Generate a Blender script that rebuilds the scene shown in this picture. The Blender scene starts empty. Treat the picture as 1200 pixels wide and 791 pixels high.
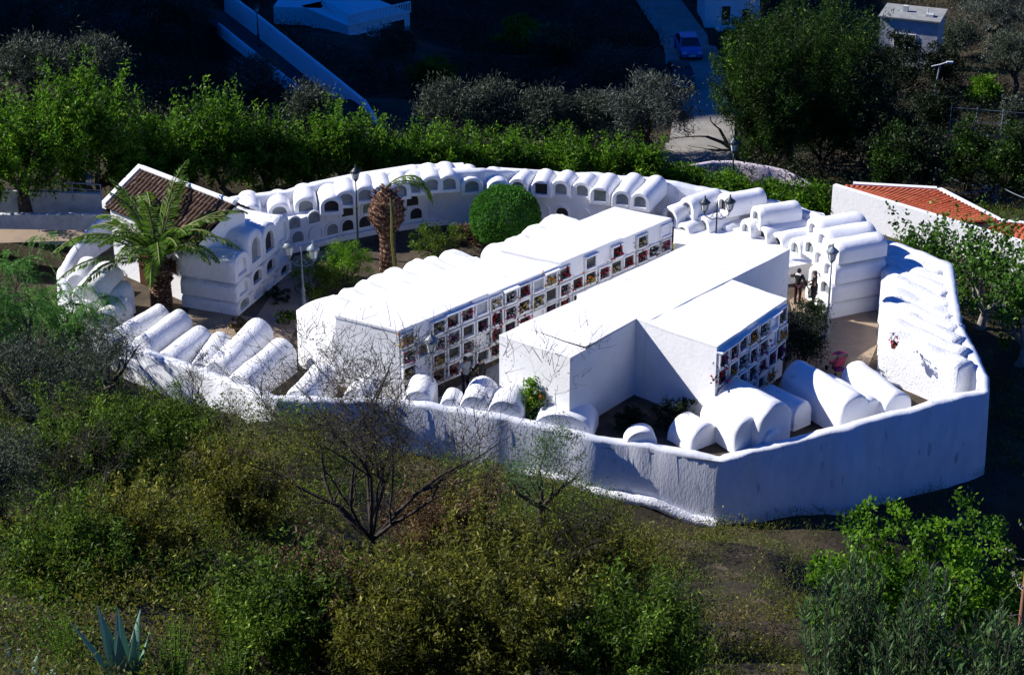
import bpy, math, random
import numpy as np
from mathutils import Vector, noise
random.seed(7); rng = np.random.default_rng(7)
R = math.radians
scene = bpy.context.scene
col = scene.collection

# ------------------------------------------------------------------ camera
PITCH, FPX, CH = 26.0, 2400.0, 40.0
CP, SP = math.cos(R(PITCH)), math.sin(R(PITCH))
cam = bpy.data.objects.new('camera', bpy.data.cameras.new('camera'))
col.objects.link(cam)
cam.location = (0, 0, CH); cam.rotation_euler = (R(90 - PITCH), 0, 0)
cam.data.sensor_width = 36; cam.data.lens = 36 * FPX / 1200
cam.data.clip_start = 1; cam.data.clip_end = 3000
scene.camera = cam

def ray(x, y):
    u = (x - 600) / FPX; v = (395.5 - y) / FPX
    return Vector((u, CP + v * SP, -SP + v * CP))
def at(x, y, z):                       # survey helper: sight line to height z
    d = ray(x, y); t = (z - CH) / d.z
    return Vector((d.x * t, d.y * t, z))
def atY(x, y, Y):
    d = ray(x, y); t = Y / d.y
    return Vector((d.x * t, Y, CH + d.z * t))
def ppm(p):                            # picture scale at a point
    return FPX / (p.y * CP - (p.z - CH) * SP)

# ------------------------------------------------------------------ terrain
TP = [(8.2, 70.9, -2.9), (20, 75, -2.3), (5, 72.4, -2.2), (0, 74.2, -1.7), (-5, 75, -1.3), (-10, 75, -1.1), (-13, 77.5, -1.0),
      (-15, 80, -.9), (-19, 83, -.8), (-20.5, 87, -.6), (12, 72, -2.6), (16, 73.5, -2.5), (22, 80, -2.6), (23, 88, -2.4), (24, 94, -2.3),
      (0, 85, -1.5), (-10, 90, -1.5), (10, 85, -1.5), (-15, 98, -1.5), (0, 100, -1.5), (10, 98, -1.5), (17, 83, -2), (5, 78, -1.8),
      (-10, 105, -1.5), (-5, 108, -2), (5, 108, -3), (12, 106, -3), (18, 100, -2.5),
      (0, 67, .2), (0, 60, 2.6), (0, 54, 5.2), (0, 48, 8), (0, 42, 11), (0, 36, 13.6), (0, 30, 16), (0, 20, 21), (0, 8, 28),
      (8, 64, -.6), (8, 57, 2.2), (8, 51, 4.8), (8, 45, 7.5), (8, 38, 10.5), (8, 30, 14.5),
      (-10, 70, 2), (-10, 62, 4.3), (-10, 54, 7.2), (-10, 46, 10.5), (-10, 38, 14), (-10, 30, 17.5),
      (-18, 76, 1.2), (-12, 74, .2), (-20, 68, 4), (-20, 58, 7.5), (-20, 48, 11.5), (-20, 38, 15.5), (-26, 80, 3), (-30, 66, 7),
      (14, 64, -3.4), (14, 58, -.8), (15, 50, 2.6), (15, 42, 6.5), (15, 34, 11), (14, 26, 15),
      (19, 66, -6), (20, 56, -3), (21, 46, 1.5), (20, 36, 7), (24, 70, -8), (27, 60, -7), (30, 48, -3), (30, 76, -8), (36, 66, -12), (45, 50, -10),
      (30, 90, -5), (36, 100, -6), (45, 90, -12), (60, 80, -20), (26, 100, -3), (22, 108, -4),
      (-20, 104, .2), (-26, 98, .5), (-30, 92, 1), (-26, 108, .2), (-36, 104, 1), (-40, 85, 6), (-28, 115, -1), (-50, 100, 6), (-40, 120, 0),
      (-12, 114, -4), (0, 114, -4.5), (10, 114, -5), (20, 116, -5.5), (-20, 124, -5), (-8, 126, -7), (6, 128, -8), (18, 128, -8), (30, 120, -8), (42, 118, -12),
      (-34, 140, -7), (-16, 145, -9.5), (0, 145, -11.5), (14, 145, -10.5), (30, 145, -13), (46, 145, -14), (-50, 150, -6),
      (-40, 170, -9), (-20, 170, -11), (0, 170, -14), (17, 175, -14.5), (34, 172, -15), (52, 172, -15),
      (-60, 200, 0), (-30, 200, -10), (0, 205, -15), (30, 205, -16), (60, 205, -12), (-90, 170, 20), (-80, 120, 14), (-80, 80, 20), (-80, 40, 28), (-120, 150, 42),
      (-70, 10, 34), (60, 10, 14), (80, 50, -8), (90, 100, -14), (90, 160, -8), (120, 220, 20), (0, 280, 0), (-100, 260, 30), (80, 280, 10),
      (0, 400, 45), (-200, 400, 90), (200, 400, 80), (-300, 150, 110), (300, 150, 60), (0, 800, 160), (-700, 400, 160), (700, 400, 160), (-300, -100, 90), (300, -100, 30), (0, -60, 50)]
TPa = np.array(TP)
def terr_np(X, Y):
    X = np.asarray(X, float); Y = np.asarray(Y, float)
    num = np.zeros_like(X); den = np.zeros_like(X)
    for x, y, z in TPa:
        d2 = (X - x) ** 2 + (Y - y) ** 2 + 2.0
        w = d2 ** -1.9
        num += w * z; den += w
    base = num / den
    # steep spur to the left of the valley, outside the picture; it keeps the valley floor in shade
    crest = np.interp(Y, [120, 135, 143, 147, 155, 165, 200, 245, 300, 380], [8, 30, 58, 70, 76, 88, 92, 92, 92, 60])
    return np.maximum(base, crest - np.abs(X + 112) * 1.25)
_tc = {}
def terr(x, y):
    k = (round(x, 2), round(y, 2))
    if k not in _tc: _tc[k] = float(terr_np(x, y))
    return _tc[k]
def gnd(px, py):                       # where a sight line meets the terrain
    d = ray(px, py); t = 20.0
    while t < 500:
        p = Vector((d.x * t, d.y * t, CH + d.z * t))
        if p.z < terr(p.x, p.y): break
        t += 1.0
    lo, hi = t - 1, t
    for _ in range(8):
        m = (lo + hi) / 2; p = Vector((d.x * m, d.y * m, CH + d.z * m))
        if p.z < terr(p.x, p.y): hi = m
        else: lo = m
    return Vector((d.x * hi, d.y * hi, terr(d.x * hi, d.y * hi)))

# ------------------------------------------------------------------ materials
def mat(name, c1, c2=None, scale=4, rough=.8, bump=0, bscale=20, detail=5, spec=.3, lo=.35, hi=.65, c3=None, s3=1, t3=.6, stretch=None, metal=0):
    m = bpy.data.materials.new(name); m.use_nodes = True
    nt = m.node_tree; b = nt.nodes['Principled BSDF']
    b.inputs['Roughness'].default_value = rough; b.inputs['Specular IOR Level'].default_value = spec; b.inputs['Metallic'].default_value = metal
    b.inputs['Base Color'].default_value = (*c1, 1)
    tc = nt.nodes.new('ShaderNodeTexCoord'); src = tc.outputs['Object']
    g = nt.nodes.new('ShaderNodeNewGeometry'); src = g.outputs['Position']
    if stretch:
        mp = nt.nodes.new('ShaderNodeMapping'); mp.inputs['Scale'].default_value = stretch
        nt.links.new(src, mp.inputs['Vector']); src = mp.outputs[0]
    out = None
    if c2 is not None:
        n = nt.nodes.new('ShaderNodeTexNoise'); n.inputs['Scale'].default_value = scale; n.inputs['Detail'].default_value = detail; n.inputs['Roughness'].default_value = .65
        nt.links.new(src, n.inputs['Vector'])
        r = nt.nodes.new('ShaderNodeValToRGB'); r.color_ramp.elements[0].position = lo; r.color_ramp.elements[1].position = hi
        r.color_ramp.elements[0].color = (*c1, 1); r.color_ramp.elements[1].color = (*c2, 1)
        nt.links.new(n.outputs[0], r.inputs[0]); out = r.outputs[0]
        if c3 is not None:
            n3 = nt.nodes.new('ShaderNodeTexNoise'); n3.inputs['Scale'].default_value = s3; n3.inputs['Detail'].default_value = 6
            nt.links.new(src, n3.inputs['Vector'])
            r3 = nt.nodes.new('ShaderNodeValToRGB'); r3.color_ramp.elements[0].position = t3; r3.color_ramp.elements[1].position = t3 + .08
            nt.links.new(n3.outputs[0], r3.inputs[0])
            mx = nt.nodes.new('ShaderNodeMix'); mx.data_type = 'RGBA'
            nt.links.new(r3.outputs[0], mx.inputs[0]); nt.links.new(out, mx.inputs[6]); mx.inputs[7].default_value = (*c3, 1)
            out = mx.outputs[2]
        nt.links.new(out, b.inputs['Base Color'])
    if bump:
        n2 = nt.nodes.new('ShaderNodeTexNoise'); n2.inputs['Scale'].default_value = bscale; n2.inputs['Detail'].default_value = 6
        nt.links.new(src, n2.inputs['Vector'])
        bp = nt.nodes.new('ShaderNodeBump'); bp.inputs['Strength'].default_value = bump; bp.inputs['Distance'].default_value = .06
        nt.links.new(n2.outputs[0], bp.inputs['Height']); nt.links.new(bp.outputs[0], b.inputs['Normal'])
    return m

def leafmat(name, c1, c2, trans=.35, c3=None, rough=.55):
    m = bpy.data.materials.new(name); m.use_nodes = True
    nt = m.node_tree; b = nt.nodes['Principled BSDF']; o = nt.nodes['Material Output']
    b.inputs['Roughness'].default_value = rough; b.inputs['Specular IOR Level'].default_value = .25
    a = nt.nodes.new('ShaderNodeAttribute'); a.attribute_name = 'rnd'
    r = nt.nodes.new('ShaderNodeValToRGB'); r.color_ramp.elements[0].color = (*c1, 1); r.color_ramp.elements[1].color = (*c2, 1)
    if c3:
        e = r.color_ramp.elements.new(.93); e.color = (*c2, 1); r.color_ramp.elements[-1].color = (*c3, 1)
    nt.links.new(a.outputs['Fac'], r.inputs[0]); nt.links.new(r.outputs[0], b.inputs['Base Color'])
    t = nt.nodes.new('ShaderNodeBsdfTranslucent'); nt.links.new(r.outputs[0], t.inputs[0])
    mx = nt.nodes.new('ShaderNodeMixShader'); mx.inputs[0].default_value = trans
    nt.links.new(b.outputs[0], mx.inputs[1]); nt.links.new(t.outputs[0], mx.inputs[2]); nt.links.new(mx.outputs[0], o.inputs[0])
    return m

M = {}
M['lime'] = mat('limewash', (.86, .86, .87), (.80, .81, .83), 1.3, .9, .22, 7, c3=(.62, .64, .67), s3=2.1, t3=.66)
M['limerough'] = mat('rough_limewash', (.84, .84, .85), (.74, .75, .78), 3, .92, .7, 10, c3=(.55, .58, .62), s3=5, t3=.66)
M['wall'] = mat('wall_limewash', (.80, .81, .84), (.66, .69, .75), 1.2, .92, .2, 9, c3=(.44, .47, .54), s3=1.8, t3=.64, stretch=(1.6, 1.6, .5))
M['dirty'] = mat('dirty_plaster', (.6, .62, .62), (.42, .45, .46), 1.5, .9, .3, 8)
M['marble'] = mat('grey_marble', (.42, .44, .46), (.3, .32, .35), 5, .35, spec=.5)
M['white_marble'] = mat('white_marble', (.72, .74, .76), (.6, .62, .66), 5, .4, spec=.5)
M['glass'] = mat('dark_glass', (.02, .022, .025), (.06, .07, .08), 3, .12, spec=.6)
M['dark'] = mat('dark_recess', (.02, .02, .02), (.05, .045, .04), 6, .7)
M['niche_grey'] = mat('niche_grey', (.30, .33, .33), (.2, .22, .23), 4, .7)
M['greenstone'] = mat('weathered_plaque', (.26, .3, .24), (.18, .22, .17), 8, .7)
M['ground'] = mat('hill_ground', (.020, .016, .009), (.065, .05, .028), .5, .95, .9, 5, c3=(.11, .085, .055), s3=1.1, t3=.62)
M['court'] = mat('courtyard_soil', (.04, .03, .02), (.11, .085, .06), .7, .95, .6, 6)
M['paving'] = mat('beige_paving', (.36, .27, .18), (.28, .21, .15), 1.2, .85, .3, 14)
M['concrete'] = mat('concrete', (.3, .31, .3), (.22, .23, .23), 1.5, .85, .3, 12)
M['asphalt'] = mat('asphalt', (.05, .05, .052), (.075, .073, .07), 1.2, .9, .3, 25)
M['lane'] = mat('lane_concrete', (.22, .21, .18), (.3, .28, .24), .8, .9, .3, 12)
M['iron'] = mat('dark_iron', (.02, .035, .04), (.035, .05, .055), 10, .45, spec=.5)
M['greyiron'] = mat('grey_painted_iron', (.16, .20, .23), (.22, .26, .3), 8, .5, spec=.5)
M['lampglass'] = mat('lantern_glass', (.78, .8, .8), (.7, .72, .72), 9, .2, spec=.6)
M['tile_old'] = mat('old_roof_tile', (.13, .07, .045), (.05, .035, .025), 9, .9, .5, 20, c3=(.26, .2, .16), s3=5, t3=.58)
M['tile_red'] = mat('terracotta_tile', (.52, .13, .055), (.40, .09, .04), 2.2, .85, .4, 20, c3=(.3, .12, .07), s3=2, t3=.63)
M['pinkwash'] = mat('pink_white_wall', (.74, .66, .70), (.66, .58, .64), 1, .9, .3, 9)
M['bark'] = mat('bark', (.05, .04, .03), (.10, .08, .06), 8, .95, .9, 20)
M['twig'] = mat('bare_bark', (.035, .028, .024), (.08, .065, .055), 9, .95, .6, 25)
M['palebark'] = mat('pale_bark', (.22, .2, .18), (.35, .33, .3), 8, .9, .6, 20)
M['palmtrunk'] = mat('palm_trunk', (.12, .05, .03), (.03, .018, .012), 7, .95, 1, 14, c3=(.42, .30, .18), s3=9, t3=.57)
M['stalk'] = mat('dry_stalk', (.32, .15, .09), (.2, .1, .06), 6, .85)
M['wood'] = mat('brown_wood', (.09, .03, .015), (.05, .02, .01), 5, .6)
M['skin'] = mat('skin', (.45, .26, .19), rough=.6)
M['black'] = mat('black_cloth', (.008, .008, .01), (.02, .02, .024), 12, .9)
M['maroon'] = mat('maroon_cloth', (.05, .01, .018), (.03, .008, .012), 12, .9)
M['greycoat'] = mat('pale_grey_cloth', (.38, .42, .42), (.3, .34, .34), 8, .9)
M['hair'] = mat('dark_hair', (.012, .009, .007), (.03, .02, .015), 30, .6)
M['whitecloth'] = mat('white_cloth', (.7, .7, .7), rough=.9)
M['pink'] = mat('pink_fabric', (.75, .12, .18), (.6, .06, .12), 9, .8)
M['rubber'] = mat('rubber', (.015, .015, .015), rough=.8)
M['carpaint'] = mat('pale_car_paint', (.10, .16, .45), (.09, .14, .42), 1, .3, spec=.6)
M['winglass'] = mat('window_glass', (.02, .025, .03), (.04, .045, .05), 2, .1, spec=.7)
M['soil'] = M['court']
for n_, c_ in dict(red=(.5, .015, .03), pinkf=(.62, .12, .22), purple=(.2, .03, .18), yellow=(.6, .42, .05), whitef=(.7, .66, .62), orange=(.8, .25, .02), plum=(.14, .02, .05)).items():
    M['f_' + n_] = mat('petal_' + n_, c_, tuple(.6 * v for v in c_), 30, .7)
L = {}
L['olive'] = leafmat('olive_leaf', (.022, .032, .018), (.10, .13, .085), .15, (.22, .25, .2))
L['olivegrey'] = leafmat('grey_olive_leaf', (.035, .045, .033), (.14, .165, .13), .15, (.3, .32, .28))
L['broad'] = leafmat('broad_leaf', (.012, .04, .004), (.16, .36, .015), .5, (.38, .55, .05))
L['bright'] = leafmat('bright_leaf', (.02, .07, .005), (.18, .38, .015), .5, (.38, .55, .05))
L['clip'] = leafmat('clipped_leaf', (.02, .08, .01), (.09, .28, .03), .4, (.2, .44, .06))
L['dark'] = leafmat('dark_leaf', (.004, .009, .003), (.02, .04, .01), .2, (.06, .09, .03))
L['cypress'] = leafmat('feathery_leaf', (.004, .012, .002), (.045, .12, .008), .4, (.2, .42, .02))
L['scrub'] = leafmat('scrub_leaf', (.02, .025, .004), (.24, .25, .03), .45, (.5, .48, .08))
L['scrubg'] = leafmat('green_scrub_leaf', (.012, .026, .004), (.15, .27, .02), .45, (.34, .5, .06))
L['dry'] = leafmat('dry_leaf', (.06, .04, .02), (.22, .14, .06), .3, (.4, .3, .12))
L['fig'] = leafmat('fig_leaf', (.02, .06, .008), (.12, .28, .03), .45, (.32, .48, .1))
L['oleander'] = leafmat('oleander_leaf', (.03, .06, .025), (.14, .27, .08), .35, (.34, .5, .22))
L['palm'] = leafmat('palm_leaf', (.02, .07, .01), (.18, .32, .03), .45, (.4, .46, .08))
L['agave'] = leafmat('agave_leaf', (.18, .32, .24), (.32, .48, .38), .15, rough=.5)
L['pepper'] = leafmat('pepper_leaf', (.03, .11, .02), (.16, .38, .06), .45, (.3, .45, .2))
L['yellowf'] = leafmat('yellow_leaf', (.2, .2, .02), (.4, .36, .04), .3)
L['grass'] = leafmat('grass_blade', (.05, .075, .012), (.18, .22, .035), .35, (.38, .34, .12))

# ------------------------------------------------------------------ object helpers
def tag(o, label=None, cat=None, group=None, kind=None):
    if label: o['label'] = label
    if cat: o['category'] = cat
    if group: o['group'] = group
    if kind: o['kind'] = kind
    return o
def empty(name, loc=(0, 0, 0), rz=0):
    o = bpy.data.objects.new(name, None); o.location = loc; o.rotation_euler = (0, 0, rz); o.empty_display_size = .3
    col.objects.link(o); return o
class MB:
    def __init__(s): s.v = []; s.f = []; s.m = []; s.s = []
    def add(s, vs, fs, mi=0, sm=False):
        b = len(s.v); s.v += [tuple(v) for v in vs]
        for f in fs: s.f.append([b + i for i in f]); s.m.append(mi); s.s.append(sm)
        return b
    def box(s, x0, y0, z0, x1, y1, z1, mi=0):
        s.add([(x0, y0, z0), (x1, y0, z0), (x1, y1, z0), (x0, y1, z0), (x0, y0, z1), (x1, y0, z1), (x1, y1, z1), (x0, y1, z1)],
              [(0, 3, 2, 1), (4, 5, 6, 7), (0, 1, 5, 4), (1, 2, 6, 5), (2, 3, 7, 6), (3, 0, 4, 7)], mi)
    def obox(s, o, a, b, c, mi=0):       # box from corner o with edge vectors a,b,c
        o, a, b, c = map(Vector, (o, a, b, c))
        s.add([o, o + a, o + a + b, o + b, o + c, o + a + c, o + a + b + c, o + b + c],
              [(0, 3, 2, 1), (4, 5, 6, 7), (0, 1, 5, 4), (1, 2, 6, 5), (2, 3, 7, 6), (3, 0, 4, 7)], mi)
    def tube(s, pts, rad, n=6, mi=0, cap=True):
        pts = [Vector(p) for p in pts]
        if not hasattr(rad, '__len__'): rad = [rad] * len(pts)
        rings = []
        up = Vector((0, 0, 1))
        for i, p in enumerate(pts):
            d = (pts[min(i + 1, len(pts) - 1)] - pts[max(i - 1, 0)])
            d = d.normalized() if d.length > 1e-6 else up
            a = d.cross(Vector((.3, .9, .2)) if abs(d.z) > .9 else up).normalized(); b = d.cross(a)
            rings.append([p + (a * math.cos(2 * math.pi * k / n) + b * math.sin(2 * math.pi * k / n)) * rad[i] for k in range(n)])
        vs = [v for r in rings for v in r]; fs = []
        for i in range(len(pts) - 1):
            for k in range(n):
                fs.append((i * n + k, i * n + (k + 1) % n, (i + 1) * n + (k + 1) % n, (i + 1) * n + k))
        base = s.add(vs, fs, mi, True)
        if cap:
            s.add(rings[0], [tuple(range(n))[::-1]], mi); s.add(rings[-1], [tuple(range(n))], mi)
    def lathe(s, prof, c=(0, 0, 0), n=12, mi=0, ph=0, sm=True):
        c = Vector(c); vs = []; fs = []
        for r, z in prof:
            for k in range(n):
                a = 2 * math.pi * k / n + ph; vs.append(c + Vector((r * math.cos(a), r * math.sin(a), z)))
        for i in range(len(prof) - 1):
            for k in range(n): fs.append((i * n + k, i * n + (k + 1) % n, (i + 1) * n + (k + 1) % n, (i + 1) * n + k))
        fs.append(tuple(range(n))[::-1]); fs.append(tuple(range((len(prof) - 1) * n, len(prof) * n)))
        s.add(vs, fs, mi, sm)
    def build(s, name, m, parent=None, loc=None):
        me = bpy.data.meshes.new(name); me.from_pydata(s.v, [], s.f)
        for mm in (m if isinstance(m, (list, tuple)) else [m]): me.materials.append(mm)
        me.polygons.foreach_set('material_index', s.m); me.polygons.foreach_set('use_smooth', s.s)
        me.update()
        o = bpy.data.objects.new(name, me); col.objects.link(o)
        if parent: o.parent = parent
        if loc is not None: o.location = loc
        return o
def kids(o): return [c for c in list(col.objects) if c.parent == o]
def copy_tree(o, parent=None, cache={}):
    c = o.copy(); col.objects.link(c)
    if parent: c.parent = parent
    ch = cache.get(o.name)
    if ch is None: ch = cache[o.name] = kids(o)
    for k in ch: copy_tree(k, c)
    return c

def leaves(name, m, C, D, Ln, Wd, parent=None, rnd=None, loc=None):
    """C centres (n,3), D directions (n,3); one folded leaf per entry"""
    n = len(C); C = np.asarray(C, float); D = np.asarray(D, float)
    D /= np.linalg.norm(D, axis=1, keepdims=True) + 1e-9
    rv = rng.normal(size=(n, 3)); S = np.cross(D, rv); S /= np.linalg.norm(S, axis=1, keepdims=True) + 1e-9
    Ln = (np.ones(n) * Ln * rng.uniform(.7, 1.25, n))[:, None]; Wd = (np.ones(n) * Wd * rng.uniform(.7, 1.25, n))[:, None]
    V = np.empty((n, 4, 3)); V[:, 0] = C; V[:, 1] = C + D * Ln * .5 + S * Wd * .5; V[:, 2] = C + D * Ln; V[:, 3] = C + D * Ln * .5 - S * Wd * .5
    me = bpy.data.meshes.new(name)
    me.vertices.add(4 * n); me.vertices.foreach_set('co', V.reshape(-1).astype(np.float32))
    me.loops.add(4 * n); me.loops.foreach_set('vertex_index', np.arange(4 * n, dtype=np.int32))
    me.polygons.add(n); me.polygons.foreach_set('loop_start', np.arange(0, 4 * n, 4, dtype=np.int32))
    me.polygons.foreach_set('loop_total', np.full(n, 4, dtype=np.int32))
    me.update(calc_edges=True)
    a = me.attributes.new('rnd', 'FLOAT', 'FACE')
    if rnd is None: rnd = rng.uniform(0, 1, n)
    a.data.foreach_set('value', np.clip(rnd, 0, 1).astype(np.float32))
    me.materials.append(m)
    o = bpy.data.objects.new(name, me); col.objects.link(o)
    if parent: o.parent = parent
    if loc is not None: o.location = loc
    return o

def branches(mb, p, d, ln, r, depth, tips, spread=.6, seg=3, n=5, up=.15, kidsn=(2, 4), shrink=.68):
    pts = [p]; rr = [r]; q = p.copy(); dd = d.normalized()
    for i in range(seg):
        dd = (dd + Vector((random.gauss(0, .22), random.gauss(0, .22), random.gauss(0, .16) + up * .25))).normalized()
        q = q + dd * ln / seg; pts.append(q.copy()); rr.append(r * (1 - .45 * (i + 1) / seg))
    mb.tube(pts, rr, max(3, n), 0, False)
    if depth == 0:
        tips.append((q.copy(), dd.copy())); return
    for i in range(random.randint(*kidsn)):
        k = random.randint(1, seg); a = Vector((random.gauss(0, 1), random.gauss(0, 1), random.gauss(0, .5))).normalized()
        nd = (dd + a * spread + Vector((0, 0, up))).normalized()
        branches(mb, pts[k], nd, ln * shrink * random.uniform(.8, 1.2), rr[k] * .62, depth - 1, tips, spread, seg, n - 1, up, kidsn, shrink)
    tips.append((q.copy(), dd.copy()))

def crown_pts(rx, ry, rz, cz, nclump, per, cr, shoots=False, low=-.55):
    """uneven crown: clumps spread through an ellipsoid volume"""
    Cs, Ds, Rn = [], [], []
    for i in range(nclump):
        while True:
            u = rng.normal(size=3); u /= np.linalg.norm(u)
            if u[2] > low: break
        rad = rng.uniform(.45, 1.05) if rng.random() < .8 else rng.uniform(.1, .6)
        c = u * rad * np.array([rx, ry, rz]) + np.array([0, 0, cz])
        r = cr * rng.uniform(.6, 1.3); bias = rng.uniform(-.3, .26)
        if shoots:
            sd = np.array([u[0] * .6 + rng.normal() * .3, u[1] * .6 + rng.normal() * .3, 1.0]); sd /= np.linalg.norm(sd)
            t = rng.uniform(-.6, 2.7 if (u[2] > .15 and rng.random() < .4) else 1.1, per)[:, None]
            P = c + sd * t * r * 1.6 + rng.normal(size=(per, 3)) * r * .30
            D = rng.normal(size=(per, 3)) + sd * .5
        else:
            P = c + rng.normal(size=(per, 3)) * r * np.array([.55, .55, .42])
            D = rng.normal(size=(per, 3)) + u * .5 + np.array([0, 0, .25])
        Cs.append(P); Ds.append(D); Rn.append(np.clip(rng.beta(2, 2.6, per) + bias, 0, 1))
    return np.concatenate(Cs), np.concatenate(Ds), np.concatenate(Rn)

def make_tree(name, loc, h, w, m, label, cat='tree', group=None, clumps=60, per=90, leaf=(.25, .08), trunk=.25, th=.35, shoots=False, bark='bark', depthr=None, cr=None, low=-.55):
    t = empty(name, loc); tag(t, label, cat, group)
    mb = MB(); tips = []
    r = trunk * w * .16 + .05
    base = Vector((0, 0, -.3)); fork = Vector((random.gauss(0, .15), random.gauss(0, .15), h * th))
    mb.tube([base, base.lerp(fork, .5) + Vector((random.gauss(0, .08), random.gauss(0, .08), 0)), fork], [r * 1.4, r, r * .85], 8, 0, False)
    for k in range(4):
        a = k * 1.57 + random.random(); d = Vector((math.cos(a) * .8, math.sin(a) * .8, 1))
        branches(mb, fork, d, h * .32, r * .6, 2, tips, .7, n=5)
    mb.build('trunk', M[bark], t)
    rz = h * (1 - th) * .5
    C, D, Rn = crown_pts(w / 2, (depthr or w) / 2, rz, h - rz, clumps, per, cr or w * .13, shoots, low)
    leaves('crown', m, C, D, leaf[0], leaf[1], t, Rn)
    return t

def tree_px(name, cx, ytop, ybase, wpx, m, label, fit=None, **k):
    p = gnd(cx, ybase) if fit is None else at(cx, ybase, fit)
    s = ppm(p); h = (ybase - ytop) / s / CP * .97
    return make_tree(name, p, h, wpx / s, m, label, **k)

# ------------------------------------------------------------------ ground sheets
def grid_axis(a, b, fine0, fine1, fs, growth=1.25):
    xs = list(np.arange(fine0, fine1 + .01, fs)); s = fs
    x = fine1
    while x < b: s *= growth; x += s; xs.append(x)
    s = fs; x = fine0
    while x > a: s *= growth; x -= s; xs.insert(0, x)
    return np.array(xs)
gx = np.concatenate([grid_axis(-900, -133, -134, -133.5, 4, 1.3), np.arange(-130, -51, 2.5), grid_axis(-50, 900, -50, 60, .8)]); gx = np.unique(gx); gy = grid_axis(-200, 1500, 14, 205, .8)
GX, GY = np.meshgrid(gx, gy)
GZ = terr_np(GX, GY)
rough = np.zeros_like(GZ)
for i in range(GZ.shape[0]):
    for j in range(GZ.shape[1]):
        if -50 <= GX[i, j] <= 60 and 14 <= GY[i, j] <= 205:
            rough[i, j] = noise.fractal(Vector((GX[i, j] * .22, GY[i, j] * .22, 0)), 1, 2, 4) * .28
GZ = GZ + rough
me = bpy.data.meshes.new('hillside')
V = np.stack([GX, GY, GZ], -1).reshape(-1, 3); ny, nx = GX.shape
idx = np.arange(ny * nx).reshape(ny, nx)
F = np.stack([idx[:-1, :-1], idx[:-1, 1:], idx[1:, 1:], idx[1:, :-1]], -1).reshape(-1, 4)
me.from_pydata(V.tolist(), [], F.tolist()); me.materials.append(M['ground'])
me.polygons.foreach_set('use_smooth', [True] * len(me.polygons))
o = bpy.data.objects.new('hillside', me); col.objects.link(o); tag(o, kind='structure')

def draped(name, pts, width, m, dz=.12, kind='structure', sub=6):
    """road ribbon laid on the terrain"""
    P = [Vector((p[0], p[1], 0)) for p in pts]; Q = []
    for a, b in zip(P[:-1], P[1:]):
        for k in range(sub): Q.append(a.lerp(b, k / sub))
    Q.append(P[-1]); mb = MB(); vs = []
    for i, q in enumerate(Q):
        d = (Q[min(i + 1, len(Q) - 1)] - Q[max(i - 1, 0)]).normalized(); s = Vector((-d.y, d.x, 0))
        for k in (-1, -.5, 0, .5, 1):
            e = q + s * width / 2 * k; zc = max(terr(q.x, q.y), terr(e.x, e.y))
            vs.append((e.x, e.y, zc + dz + .2))
    fs = [(i * 5 + k, i * 5 + k + 1, i * 5 + k + 6, i * 5 + k + 5) for i in range(len(Q) - 1) for k in range(4)]
    mb.add(vs, fs, 0, True)
    return tag(mb.build(name, m), kind=kind)

# ------------------------------------------------------------------ cemetery enclosure
WT = [(844, 540, 0.05), (736, 519, .3), (693, 514, .4), (617, 497, .65), (561, 486, .85), (501, 475, 1.0), (440, 471, 1.0), (322, 470, 1.1),
      (232, 436, .9), (165, 412, .9), (105, 386, .9), (68, 352, .9), (66, 318, 1.0), (92, 276, 1.3), (120, 250, 1.6), (200, 236, 1.8),
      (262, 231, 2.0), (330, 221, 2.3), (400, 208, 2.7), (480, 196, 2.9), (560, 197, 2.9), (640, 199, 2.3), (760, 207, 2.3), (850, 222, 2.0), (935, 240, 1.8), (970, 252, 2.0),
      (1015, 272, 2.4), (1065, 288, 2.4), (1117, 308, 2.4), (1128, 378, 2.1), (1160, 440, 1.7), (1160, 458, 1.5), (1000, 500, 1.2)]
WP = [at(*w) for w in WT]
WPa = np.array([(p.x, p.y) for p in WP])
def in_wall(p, mg=0.0):
    x, y = p.x, p.y; ins = False; j = len(WPa) - 1
    for i in range(len(WPa)):
        (xi, yi), (xj, yj) = WPa[i], WPa[j]
        if (yi > y) != (yj > y) and x < (xj - xi) * (y - yi) / (yj - yi) + xi: ins = not ins
        if mg:
            dx, dy = xj - xi, yj - yi; t = max(0, min(1, ((x - xi) * dx + (y - yi) * dy) / (dx * dx + dy * dy + 1e-9)))
            if math.hypot(x - xi - t * dx, y - yi - t * dy) < mg: return False
        j = i
    return ins
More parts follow.
